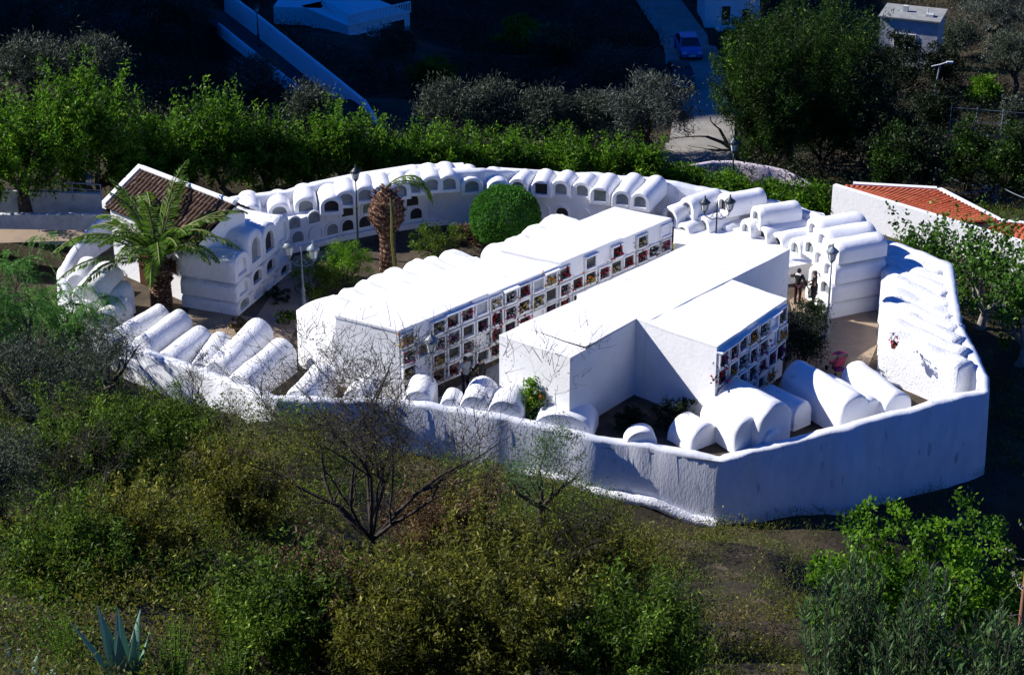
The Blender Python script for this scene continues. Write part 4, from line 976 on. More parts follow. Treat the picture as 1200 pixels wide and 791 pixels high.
# drooping pepper tree left edge, olive left
def droopy(p, h, w, label):
    t = empty('pepper_tree', p); tag(t, label, 'tree'); mb = MB(); tips = []
    for k in range(5):
        a = k * 1.3; branches(mb, Vector((0, 0, 0)), Vector((math.cos(a) * .5, math.sin(a) * .5, 1)), h * .5, .12, 2, tips, .8, n=5)
    mb.build('trunk', M['twig'], t); C, D, Rn = [], [], []
    for q, d in tips * 6:
        az = random.uniform(0, 6.28); p_ = q.copy(); v = Vector((math.cos(az) * .8, math.sin(az) * .8, .2)); b = random.gauss(.5, .2)
        for i in range(22):
            v = (v + Vector((0, 0, -.09))).normalized(); p_ = p_ + v * .06
            for sg in (-1, 1):
                s_ = v.cross(Vector((0, 0, 1))).normalized() * sg; C.append(tuple(p_)); D.append(tuple(s_ + v * .6)); Rn.append(b + random.gauss(0, .1))
    leaves('crown', L['pepper'], C, D, .16, .035, t, np.array(Rn)); return t
random.seed(61)
p = atY(30, 400, 78); droopy(Vector((p.x, p.y, terr(p.x, p.y))), 5.2, 4, 'drooping pepper tree with bright feathery leaves at the left edge')
p = atY(75, 360, 82); droopy(Vector((p.x, p.y, terr(p.x, p.y))), 3.4, 3, 'smaller drooping pepper tree against the left tombs')

# ------------------------------------------------------------------ near slope
def near_tree(cx, yt, yb, w, Yb, m, label, name='olive_tree', group=None, **k):
    p = atY(cx, yb, Yb); gz = terr(p.x, p.y); s = ppm(Vector((p.x, p.y, gz))); p2 = Vector((p.x, p.y, gz)); top_ = atY(cx, yt, Yb).z
    return make_tree(name, p2, max(1.2, top_ - gz), w / s, m, label, group=group, **k)
random.seed(71)
gn = 'olive trees on the near slope'
near_tree(45, 395, 560, 170, 60, L['olive'], 'dark olive tree at the left edge below the pepper tree', group=gn, clumps=110, per=190, leaf=(.13, .028), cr=.42, th=.3)
near_tree(125, 368, 440, 90, 72, L['olive'], 'small olive overhanging the left barrel tombs', group=gn, clumps=50, per=130, leaf=(.13, .028), cr=.4, th=.3)
near_tree(15, 520, 660, 130, 52, L['olive'], 'shaded olive at the left edge lower on the slope', group=gn, clumps=80, per=170, leaf=(.12, .026), cr=.42, th=.3)
near_tree(640, 500, 610, 90, 62, L['oleander'], 'pale green wispy bush against the near wall', name='wispy_bush', clumps=50, per=90, leaf=(.16, .025), cr=.45, th=.2, group='bushes on the near slope')
ga = 'leafy almond trees on the near slope'
for cx, yt, yb, w, Y, m, x in [(195, 478, 575, 140, 62, 'scrubg', 'big leafy one below the left wall'), (120, 480, 640, 150, 54, 'scrubg', 'left, between the dark olives and the bank'), (270, 545, 690, 160, 52, 'scrub', 'yellowish one left of the bare tree'), (570, 640, 770, 170, 45, 'scrub', 'yellowish one right of the bare tree trunk'), (160, 600, 740, 170, 44, 'scrub', 'low left with olive coloured leaves'),
                               (385, 690, 820, 150, 39, 'dry', 'bottom centre left of the trunk'), (680, 640, 760, 160, 50, 'scrub', 'grey green one on the bank right of centre'), (520, 585, 660, 130, 55, 'dry', 'sparse one at the foot of the grey wall'), (480, 700, 830, 180, 37, 'scrub', 'bottom edge, straight below the bare tree'), (600, 700, 830, 180, 37, 'scrub', 'bottom edge, left of the single agave tip'), (740, 720, 840, 150, 37, 'scrubg', 'bottom edge, right of the single agave tip'), (330, 690, 820, 150, 38, 'scrubg', 'bottom edge, right of the bristly spurges'), (100, 660, 790, 140, 41, 'scrubg', 'dark one between the two left agaves')]:
    near_tree(cx, yt, yb, w, Y, L[m], 'leafy almond tree on the near slope, ' + x, name='almond_tree', group=ga, clumps=int(w * 1.1), per=120, leaf=(.14, .046), cr=.30, th=.12, bark='twig', low=-.6, shoots=True)
# bare almond tree
def bare_tree(p, h, label, spec, seed, dep=4, r0=.16):
    random.seed(seed); t = empty('bare_tree', p); tag(t, label, 'tree', 'leafless trees on the near slope'); mb = MB(); tips = []
    mb.tube([(0, 0, -.3), (.05, 0, h * .12), spec[0]], [r0 * 1.3, r0, r0 * .9], 8, 0, False)
    for d, l in spec[1]: branches(mb, Vector(spec[0]), Vector(d), l, r0 * .65, dep, tips, .75, seg=4, n=5, up=.2, kidsn=(2, 3) if dep > 4 else (2, 4), shrink=.66)
    mb.build('trunk', M['twig'], t)
    # fine twigs
    tw = MB()
    for q, d in tips:
        for k in range(2):
            v = (d + Vector((random.gauss(0, .6), random.gauss(0, .6), random.gauss(.1, .5)))).normalized(); a = q; b = q + v * random.uniform(.2, .55); c = b + (v + Vector((random.gauss(0, .4), 0, random.gauss(0, .4)))).normalized() * .2
            tw.tube([a, b, c], [.008, .006, .004], 3, 0, False)
    tw.build('twigs', M['palebark'] if False else M['twig'], t)
    C = [tuple(q + Vector((random.gauss(0, .2), random.gauss(0, .2), random.gauss(0, .2)))) for q, d in tips for k in range(2)]; 
    leaves('leaves', L['scrub'], C, rng.normal(size=(len(C), 3)), .09, .03, t)
    return t
p = gnd(432, 690); bare_tree(p, 6, 'leafless dark almond tree spreading its twigs in front of the near wall', ((.15, 0, 1.7), [((-1.0, .1, .75), 3.1), ((-.3, .2, 1), 3.6), ((.15, -.1, 1), 3.9), ((1, .1, .5), 3.9), ((.65, .4, .9), 3.3), ((-.6, -.3, 1), 2.8), ((-.9, -.2, .35), 2.8), ((.8, -.3, .8), 3.2)]), 3, 5, .11)
p = atY(225, 440, 74); bare_tree(Vector((p.x, p.y, terr(p.x, p.y))), 3, 'small leafless shrub in front of the left barrel tombs', ((0, 0, .8), [((-.5, 0, 1), 1.0), ((.5, .1, 1), 1.1), ((.1, .3, 1), 1.1)]), 8, 3, .05)

for i, (cx, yb, x) in enumerate([(620, 720, 'on the bank below the grey wall'), (110, 650, 'between the dark olives and the agave')]):
    bare_tree(gnd(cx, yb), 3, 'thin leafless sapling ' + x, ((0, 0, .9), [((-.6, 0, 1), 1.3), ((.5, .1, 1), 1.4), ((.1, .3, 1), 1.4), ((-.1, -.3, .8), 1.2)]), 20 + i, 3, .05)
# undergrowth and grass
def scatter(name, m, N, box, leaf, clump, per, zoff=.0, keep=None, up=.6, seed=1, kind='stuff', lab=None, cat=None, avoid=None, wallgap=0):
    r_ = np.random.default_rng(seed); X = r_.uniform(box[0], box[1], N); Y = r_.uniform(box[2], box[3], N)
    # clumped by noise
    k = np.array([noise.noise(Vector((x * .35 + seed, y * .35, 3))) for x, y in zip(X, Y)]); ok = k > (keep if keep is not None else -.1)
    # outside the cemetery
    P = WPa; inside = np.zeros(N, bool); j = len(P) - 1
    for i in range(len(P)):
        c_ = ((P[i, 1] > Y) != (P[j, 1] > Y)) & (X < (P[j, 0] - P[i, 0]) * (Y - P[i, 1]) / (P[j, 1] - P[i, 1] + 1e-9) + P[i, 0]); inside ^= c_; j = i
    if wallgap:
        md = np.full(N, 1e9)
        for i in range(len(P)):
            a_, b_ = P[i - 1], P[i]; d_ = b_ - a_; t_ = np.clip(((X - a_[0]) * d_[0] + (Y - a_[1]) * d_[1]) / (d_ @ d_ + 1e-9), 0, 1)
            md = np.minimum(md, np.hypot(X - a_[0] - t_ * d_[0], Y - a_[1] - t_ * d_[1]))
        ok &= md > wallgap
    for kx, ky, kr in (avoid or []): ok &= (X - kx) ** 2 + (Y - ky) ** 2 > kr * kr
    ok &= ~inside; X, Y = X[ok], Y[ok]; Z = terr_np(X, Y) + .1; n = len(X)
    C = np.repeat(np.stack([X, Y, Z], 1), per, 0) + r_.normal(size=(n * per, 3)) * np.array([clump, clump, clump * .5]); C[:, 2] += np.abs(r_.normal(size=n * per)) * clump * .5 + zoff
    D = r_.normal(size=(n * per, 3)) + np.array([0, 0, up]); b = np.repeat(r_.uniform(-.2, .2, n), per)
    o = leaves(name, m, C, D, leaf[0], leaf[1], None, r_.beta(2, 2.5, n * per) + b); tag(o, lab, cat, kind=kind); return o
scatter('grass', L['grass'], 14000, (-34, 26, 26, 80), (.17, .022), .2, 30, keep=-.15, up=1.2, seed=2, lab='short dry green grass over the near slope', cat='grass')
scatter('scrub', L['scrub'], 9000, (-34, 9, 26, 76), (.13, .042), .4, 60, keep=.1, seed=5, wallgap=2.2, zoff=.4, lab='tangled yellow green scrub covering the near slope', cat='scrub')
scatter('dark_scrub', L['scrubg'], 8000, (-36, 5, 24, 76), (.13, .042), .42, 60, keep=.1, seed=9, wallgap=2.2, zoff=.4, lab='dark green undergrowth between the near trees', cat='scrub')
scatter('dry_scrub', L['dry'], 5000, (-30, 18, 30, 80), (.12, .025), .22, 40, keep=.12, wallgap=.5, seed=13, lab='patches of dry brown stalks on the slope', cat='scrub')
scatter('side_scrub', L['scrubg'], 3000, (20, 50, 68, 108), (.14, .045), .3, 40, keep=0, seed=23, wallgap=.6, lab='low weeds on the shaded ground right of the cemetery', cat='weeds')
scatter('side_dry_grass', L['dry'], 2500, (20, 40, 74, 108), (.16, .025), .25, 30, keep=.0, seed=29, wallgap=.4, lab='dry straw coloured grass right of the cemetery wall', cat='grass')
AV = []
for a_, b_ in zip([gnd(814, 205), gnd(820, 175), gnd(825, 140), gnd(820, 110), gnd(812, 80), gnd(800, 45), gnd(775, 10)], [gnd(820, 175), gnd(825, 140), gnd(820, 110), gnd(812, 80), gnd(800, 45), gnd(775, 10), gnd(750, -25)]):
    for k_ in range(10): q_ = a_.lerp(b_, k_ / 10); AV.append((q_.x, q_.y, 2.8))
for x_, y_, z_, r_ in [(445, 40, -9.2, 5.5), (420, 28, -9.2, 5), (475, 20, -9.2, 5), (350, 5, -9, 6), (380, 20, -9, 4), (845, 20, -13.5, 4), (1075, 40, -12, 6), (1045, 40, -12, 5)] + [(x, y + 8, z, 4) for x, y, z in [(445, 150, -6.8), (425, 118, -6.3), (400, 98, -6.3), (380, 82, -6.4), (360, 66, -6.2), (340, 50, -6.0), (320, 34, -5.7), (300, 18, -5.4), (262, -10, -5)]]:
    q_ = at(x_, y_, z_); AV.append((q_.x, q_.y, r_))
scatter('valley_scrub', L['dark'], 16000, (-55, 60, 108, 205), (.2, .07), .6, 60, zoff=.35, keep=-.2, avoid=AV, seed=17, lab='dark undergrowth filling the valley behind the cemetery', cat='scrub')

# near right bushes
random.seed(81)
gr = 'bushes at the bottom right'
near_tree(1015, 585, 790, 150, 44, L['bright'], 'bright green leafy bush, left of the pair at the bottom right', name='leafy_bush', clumps=150, per=60, leaf=(.13, .085), cr=.24, th=.1, group=gr, depthr=2.8, low=-.9)
near_tree(1105, 580, 790, 150, 43, L['bright'], 'bright green leafy bush, right of the pair at the bottom right', name='leafy_bush', clumps=150, per=60, leaf=(.13, .085), cr=.24, th=.1, group=gr, depthr=2.8, low=-.9)
near_tree(1190, 625, 800, 110, 44, L['scrubg'], 'darker leafy bush at the right edge behind the dry stalk', name='leafy_bush', clumps=45, per=60, leaf=(.15, .08), cr=.26, th=.2, group=gr)
for cx, yt, yb, w, Y, x in [(985, 625, 850, 130, 36, 'left'), (1070, 650, 870, 150, 35, 'middle'), (1160, 700, 870, 130, 34, 'right')]:
    p = atY(cx, yb, Y); gz = terr(p.x, p.y); p2 = Vector((p.x, p.y, gz)); t = empty('oleander', p2); tag(t, f'tall oleander with long narrow grey green leaves, {x} of three at the bottom right', 'shrub', 'oleanders at the bottom right')
    hh = atY(cx, yt, Y).z - gz; wv = w / ppm(p2); mb = MB(); C, D, Rn = [], [], []
    for k in range(130):
        a = random.uniform(0, 6.28); rr = random.uniform(.1, 1) * wv / 2; b0 = Vector((math.cos(a) * rr * .3, math.sin(a) * rr * .3, 0)); tp = Vector((math.cos(a) * rr, math.sin(a) * rr, hh * random.uniform(.6, 1) * (1.05 - .3 * rr / (wv / 2)))); mb.tube([b0, b0.lerp(tp, .5) + Vector((0, 0, .1)), tp], [.02, .014, .008], 4, 0, False)
        bi = random.gauss(.45, .15)
        for i in range(46):
            f = random.uniform(.45, 1.0); q = b0.lerp(tp, f); az = random.uniform(0, 6.28); C.append(tuple(q)); D.append((math.cos(az) * .7, math.sin(az) * .7, 1)); Rn.append(bi + random.gauss(0, .2))
    mb.build('stems', M['twig'], t); leaves('foliage', L['oleander'], C, D, .26, .045, t, np.array(Rn))
# dry agave stalk
p = atY(1187, 800, 38); gz = terr(p.x, p.y); tz = atY(1184, 565, 38).z; t = empty('agave_stalk', Vector((p.x, p.y, gz))); tag(t, 'tall dry reddish agave flower stalk at the right edge', 'stalk')
H_ = tz - gz; mb = MB(); mb.tube([(0, 0, -.2), (.02, 0, H_ * .5), (-.03, 0, H_ * .8), (-.02, 0, H_)], [.09, .07, .05, .02], 8); mb.build('stalk', M['stalk'], t)
tw = MB()
for k in range(16):
    z = H_ * (.45 + .55 * k / 16); a = k * 2.4; l = .55 * (1.1 - k / 18) + .08; v = Vector((math.cos(a), math.sin(a), 0))
    tw.tube([Vector((0, 0, z)), Vector((0, 0, z)) + v * l * .6 + Vector((0, 0, -.02)), Vector((0, 0, z)) + v * l + Vector((0, 0, .14))], [.014, .011, .007], 4)
    for q in range(4): tw.lathe([(.005, 0), (.03, .03), (.005, .07)], Vector((0, 0, z)) + v * l + Vector((random.gauss(0, .05), random.gauss(0, .05), .12)), 5)
tw.build('flower_branches', M['palebark'], t)
# agaves
def agave(p, n, ln, label, seed, up=.5):
    random.seed(seed); t = empty('agave', p); tag(t, label, 'agave', 'agaves at the bottom of the slope'); mb = MB()
    for k in range(n):
        a = k * 2.4; el = up + (1 - k / n) * -.2 + random.uniform(-.15, .35) + .5 * (k / n); d = Vector((math.cos(a) * math.cos(el), math.sin(a) * math.cos(el), math.sin(el))); s = Vector((-math.sin(a), math.cos(a), 0)); u = d.cross(s)
        l = ln * random.uniform(.75, 1.1); pts = 9; vs = []; cx = Vector((0, 0, 0)); dd = d.copy(); bend = random.uniform(-.05, .08)
        for i in range(pts):
            t_ = i / (pts - 1); w = .11 * ln / 1.4 * (math.sin(math.pi * min(1, .25 + t_ * .5)) if t_ < .5 else (1 - t_) * 2 * .95 + .01); q = cx
            for f in (-1, -.5, 0, .5, 1): vs.append(q + s * w * f + u * (abs(f) ** 2 * w * .35 * -1))
            dd = (dd + Vector((0, 0, -bend))).normalized(); cx = cx + dd * l / pts
        lf = MB(); lf.add(vs, [(i * 5 + k2, i * 5 + k2 + 1, i * 5 + k2 + 6, i * 5 + k2 + 5) for i in range(pts - 1) for k2 in range(4)], 0, True); lf.add([v - u * .02 for v in vs], [(i * 5 + k2 + 5, i * 5 + k2 + 6, i * 5 + k2 + 1, i * 5 + k2) for i in range(pts - 1) for k2 in range(4)], 0, True)
        lf.build('leaf', L['agave'], t)
    return t
for (cx, cy, Y, n_, ln, lb) in [(152, 850, 33, 7, 2.0, 'blue green agave with upright folded leaves at the bottom left'), (25, 800, 35, 16, 1.7, 'blue green agave with curling leaves in the bottom left corner'), (694, 850, 30, 10, 1.7, 'agave with one leaf tip showing at the bottom edge'), (880, 850, 31, 10, 1.4, 'agave beside the oleanders at the bottom edge')]:
    p = atY(cx, cy, Y); agave(Vector((p.x, p.y, terr(p.x, p.y))), n_, ln, lb, cx, 1.0 if n_ == 7 else .6)
# feathery euphorbias
for i, (cx, yt, yb, w, Y, lb) in enumerate([(205, 720, 800, 85, 33, 'bright green bristly spurge right of the agave'), (272, 738, 805, 75, 33, 'bright green bristly spurge further right along the bottom'), (80, 715, 795, 85, 34, 'green bushy herb between the two agaves'), (20, 680, 715, 50, 45, 'soft green tuft at the left edge above the agave')]):
    p = atY(cx, yb, Y); p2 = Vector((p.x, p.y, terr(p.x, p.y))); s = ppm(p2); h = max(.5, atY(cx, yt, Y).z - p2.z); w_ = w / s; t = empty('spurge', p2); tag(t, lb, 'plant', 'spurges at the bottom'); C, D, Rn = [], [], []; mb = MB()
    for k in range(26):
        a = random.uniform(0, 6.28); tp = Vector((math.cos(a) * w_ * .5 * random.random(), math.sin(a) * w_ * .5 * random.random(), h * random.uniform(.6, 1))); mb.tube([(0, 0, 0), tp * .5 + Vector((0, 0, .05)), tp], .01, 4, 0, False)
        for j in range(60):
            f = random.uniform(.35, 1); az = random.uniform(0, 6.28); C.append(tuple(tp * f)); D.append((math.cos(az), math.sin(az), .5)); Rn.append(random.gauss(.5, .2))
    mb.build('stems', M['leafstem'], t); leaves('foliage', L['bright'], C, D, .09, .018, t, np.array(Rn))

# ------------------------------------------------------------------ far things
# right building with terracotta roofs
def wall_seg(mb, a, b, z0a, z1a, z1b, th, z0b=None):
    d = (b - a); d.z = 0; d.normalize(); s = Vector((-d.y, d.x, 0)) * th; z0b = z0a if z0b is None else z0b
    v = [Vector((a.x, a.y, z0a)), Vector((b.x, b.y, z0b)), Vector((b.x, b.y, z0b)) + s, Vector((a.x, a.y, z0a)) + s, Vector((a.x, a.y, z1a)), Vector((b.x, b.y, z1b)), Vector((b.x, b.y, z1b)) + s, Vector((a.x, a.y, z1a)) + s]
    mb.add(v, [(0, 3, 2, 1), (4, 5, 6, 7), (0, 1, 5, 4), (1, 2, 6, 5), (2, 3, 7, 6), (3, 0, 4, 7)])
zb = -.6
bd = empty('house', (0, 0, 0)); tag(bd, 'white house with terracotta roofs behind a long plain wall, right of the cemetery', 'house')
nA_, nB_, nC_ = at(976, 217, zb), at(1122, 262, zb), at(1240, 297, zb)
fA_, fB_, fC_, fD_ = at(977, 215, zb), at(1098, 221, zb), at(1172, 259, zb), at(1240, 266, zb)
mb = MB(); wall_seg(mb, nA_, nC_, -6, zb, zb, .3); mb.build('near_wall', M['lime'], bd)
mb = MB(); wall_seg(mb, at(1000, 215.5, zb), fB_, -6, zb, zb, .3); wall_seg(mb, fB_ + Vector((.01, 0, 0)), fC_, -6, zb, zb - .01, .3); wall_seg(mb, fC_ + Vector((.01, 0, 0)), fD_, -6, zb, zb - .01, .3); mb.build('parapet', M['lime'], bd)
OO = Vector((0, 0, 0))
def rp(x, y, z): return at(x, y, z)
tiled(rp(990, 216.5, -.66), rp(1096, 222, -.66), rp(1053, 240, -1.0), rp(992, 221, -.85), .28, M['tile_red'], 'roof', bd, OO)
tiled(rp(1098, 223.5, -.66), rp(1170, 260, -.66), rp(1126, 262, -1.05), rp(1056, 240.5, -1.05), .28, M['tile_red'], 'roof', bd, OO)
tiled(rp(1174, 260.5, -.66), rp(1240, 267.5, -.66), rp(1238, 296, -1.05), rp(1150, 270, -1.05), .28, M['tile_red'], 'roof', bd, OO)
mb = MB(); wall_seg(mb, rp(1053, 240, -1.25), rp(1096, 223, -0.80), -6, -1.25, -.75, .2); mb.build('ridge_coping', M['pinkwash'], bd)
# curved pink wall
cw = [at(775, 204 , -2.5), at(800, 197 , -2.5), at(837, 190 , -2.5), at(860, 190 , -2.5), at(881, 193 , -2.5), at(902, 196, -2.6), at(920, 201, -2.8), at(940, 212, -3.1), at(965, 226, -3.5)]
o = polywall('curved_wall', cw[::-1], .35, -9, M['pinkwash'], 1.0, False, .02, .05); tag(o, 'curved pinkish white retaining wall along the lane behind the barrel tombs', 'wall')
t = empty('low_house', (0, 0, 0)); tag(t, 'low house under a terracotta roof half hidden by shrubs below the curved wall', 'house')
tiled(at(862, 208, -3.6), at(918, 213, -3.6), at(914, 224, -4.3), at(858, 218, -4.3), .28, M['tile_red'], 'roof', t, OO)
mb = MB(); q0, q1 = at(861, 217.5, -4.35), at(911.5, 223.5, -4.35); wall_seg(mb, q0, q1, -10, -4.4, -4.4, 2.0); mb.build('wall', M['lime'], t)
# lane and far road
lane = [gnd(814, 205), gnd(820, 175), gnd(825, 140), gnd(820, 110), gnd(812, 80), gnd(800, 45), gnd(775, 10), gnd(750, -25)]
draped('lane', lane, 4.2, M['lane'])
# left terrace wall & planter
t = empty('terrace_wall', (0, 0, 0)); tag(t, 'grey white stepped terrace walls at the far left behind the big tree', 'wall')
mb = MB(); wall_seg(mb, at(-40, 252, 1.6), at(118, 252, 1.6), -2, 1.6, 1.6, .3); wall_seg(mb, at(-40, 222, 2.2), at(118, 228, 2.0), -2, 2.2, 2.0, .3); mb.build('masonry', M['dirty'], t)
mb = MB(); p0, p1 = at(20, 222, 2.4), at(118, 229, 2.2)
for f in (0, .33, .66, 1): q = p0.lerp(p1, f) + Vector((0, .12, 0)); mb.tube([q - Vector((0, 0, .4)), q + Vector((0, 0, .5))], .03, 6)
mb.tube([p0 + Vector((0, .12, .5)), p1 + Vector((0, .12, .5))], .035, 6); mb.tube([p0 + Vector((0, .12, .2)), p1 + Vector((0, .12, .2))], .025, 6); mb.build('railing', M['greyiron'], t)
sheet('sandy_path', [(-40, 268), (100, 270), (92, 282), (-40, 286)], 1.35, M['paving'])
# ramp wall top left
rw = [(445, 150, -6.8), (425, 118, -6.3), (380, 82, -6.4), (340, 50, -6.0), (300, 18, -5.4), (262, -10, -5)]
rp_ = []
for x, y, z in rw: rp_.append(at(x, y, z))
o = polywall('ramp_wall', rp_, .3, -14, M['lime'], 1.0, False, .02, .05, zbf=lambda q: q.z - 2.0); tag(o, 'long straight white wall running down beside the road at the top left', 'wall')
rq = [at(x - 45, y + 22, z - 2.0) for x, y, z in rw]
mb = MB(); vs = []
for a_, b_ in zip(rp_, rq): vs += [(a_.x + .2, a_.y, a_.z - 1.6), (b_.x, b_.y, a_.z - 1.6)]
mb.add(vs, [(2 * i, 2 * i + 2, 2 * i + 3, 2 * i + 1) for i in range(len(rw) - 1)], 0, True)
vs2 = [(v[0], v[1], v[2] - 3) for v in vs]; mb.add([v for p_ in zip(vs, vs2) for v in p_], [(4 * i, 4 * i + 4, 4 * i + 5, 4 * i + 1) for i in range(len(rw) - 1)] + [(4 * i + 2, 4 * i + 3, 4 * i + 7, 4 * i + 6) for i in range(len(rw) - 1)])
tag(mb.build('road', M['asphalt']), kind='structure')
lw = [b + Vector((0, 0, 2.0 - 1.6 + .45)) for b in rq]; lw = [Vector((b.x, b.y, a.z - 1.15)) for a, b in zip(rp_, rq)]
o = polywall('kerb_wall', lw[1:-1], .25, -14, M['lime'], 1.0, False, .02, .03, zbf=lambda q: q.z - .9); tag(o, 'thin low white kerb wall on the left side of the road at the top left', 'wall')
p = rp_[3].lerp(rp_[4], .7); street_lamp(Vector((p.x - .6, p.y - .3, p.z - 1.6)), 3.0, 'dark lamp post beside the white ramp wall at the top left')
# white house top left
def house(name, origin, ax, w, d, h, label, wallm='lime', flat=True, openings=(), base=-20):
    t = empty(name, origin, ax); tag(t, label, 'house'); mb = MB(); mb.box(0, 0, -5, w, d, h); mb.build('wall', M[wallm], t)
    for (x, z, ww, hh, kind) in openings:
        fm = MB(); b = .07
        fm.box(x, -.06, z, x + b, -.003, z + hh); fm.box(x + ww - b, -.06, z, x + ww, -.003, z + hh); fm.box(x + b + .002, -.06, z + hh - b, x + ww - b - .002, -.003, z + hh)
        if kind == 'window': fm.box(x - .06, -.12, z - .06, x + ww + .06, -.003, z - .003)
        f = fm.build(kind, M['lime'], t); pm = MB(); pm.box(x + b, -.03, z, x + ww - b, -.008, z + hh - b); pm.build('pane' if kind == 'window' else 'leaf', M['winglass'] if kind == 'window' else M['wood'], f)
    return t
hA = at(408, 28, -9.2); hB = at(480, 12, -9.2); axh = math.atan2(hB.y - hA.y, hB.x - hA.x); wl = (Vector((hB.x - hA.x, hB.y - hA.y, 0))).length
hz0 = -12.4
Hh = house('house', Vector((hA.x, hA.y, hz0)), axh, wl, 7, 3.0, 'white house with a balustraded terrace and dark doorways at the top left', openings=((1.0, .2, .75, 2.0, 'door'), (3.0, .9, .8, 1.3, 'window'), (wl - 2.0, .1, 1.5, 2.5, 'door')))
mb = MB(); mb.box(-.05, -.12, 3.003, wl + .05, 0.02, 3.1); mb.box(-.05, -.12, 3.8, wl + .05, .02, 3.92)
k = 0
x = 0.0
while x < wl: mb.box(x, -.08, 3.1, x + .1, -.01, 3.8); x += .24
mb.build('balustrade', M['lime'], Hh)
hc = at(318, 0, -8.5); hD = at(376, 0, -8.5)
H2 = house('annexe', Vector((hc.x, hc.y + 1, -12)), -.1, (hD - hc).length, 5, 2.6, 'plain white annexe wall left of the balustraded house')
mb = MB(); a_, b_, c_, d_ = at(376, -2, -8.6), at(398, -6, -8.4), at(421, 24, -9.1), at(400, 27, -9.6); mb.add([a_, b_, c_, d_] + [v - Vector((0, 0, .5)) for v in (a_, b_, c_, d_)], [(0, 1, 2, 3), (7, 6, 5, 4), (0, 4, 5, 1), (1, 5, 6, 2), (2, 6, 7, 3), (3, 7, 4, 0)])
tag(mb.build('stair_parapet', M['lime']), 'broad sloping white parapet descending to the left corner of the balustraded house', 'parapet')
# top middle house by lane
hm_ = at(826, 20, -13.5); Hm = house('house', Vector((hm_.x, hm_.y, -15.5)), .05, 4.8, 5, 4.0, 'white house with a balcony at the top edge, right of the lane', openings=((1.4, 1.2, .9, 1.8, 'door'), (3.2, 1.6, .8, 1.1, 'window')))
mb = MB(); mb.box(1.0, -1.0, .95, 2.9, -.003, 1.05); mb.box(1.0, -1.0, 1.05, 1.05, -.95, 1.9); mb.box(2.85, -1.0, 1.05, 2.9, -.95, 1.9); mb.box(1.0, -1.0, 1.9, 2.9, -.94, 1.96)
for k in range(12): mb.box(1.12 + k * .145, -.99, 1.05, 1.15 + k * .145, -.96, 1.9)
mb.build('balcony', M['lime'], Hm)
# flat roofed building top right
fr0 = at(1032, 20, -9.5); fr1 = at(1100, 27, -9.5); ax2 = math.atan2(fr1.y - fr0.y, fr1.x - fr0.x); w2 = (fr1 - fr0).length
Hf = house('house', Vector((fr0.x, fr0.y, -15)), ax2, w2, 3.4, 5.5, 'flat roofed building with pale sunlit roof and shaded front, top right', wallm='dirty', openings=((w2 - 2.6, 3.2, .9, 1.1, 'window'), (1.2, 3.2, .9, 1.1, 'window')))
mb = MB(); mb.box(-.15, -.2, 5.503, w2 + .15, 3.6, 5.62); mb.build('roof', M['concrete'], Hf)
mb = MB(); mb.box(1.5, 1.6, 5.63, 1.9, 2.0, 6.1); mb.tube([(3.6, 1.2, 5.6), (3.6, 1.2, 6.3)], .05, 6); mb.box(w2 - 1.2, .8, 5.63, w2 - .6, 1.4, 5.85); mb.build('chimney', M['dirty'], Hf)
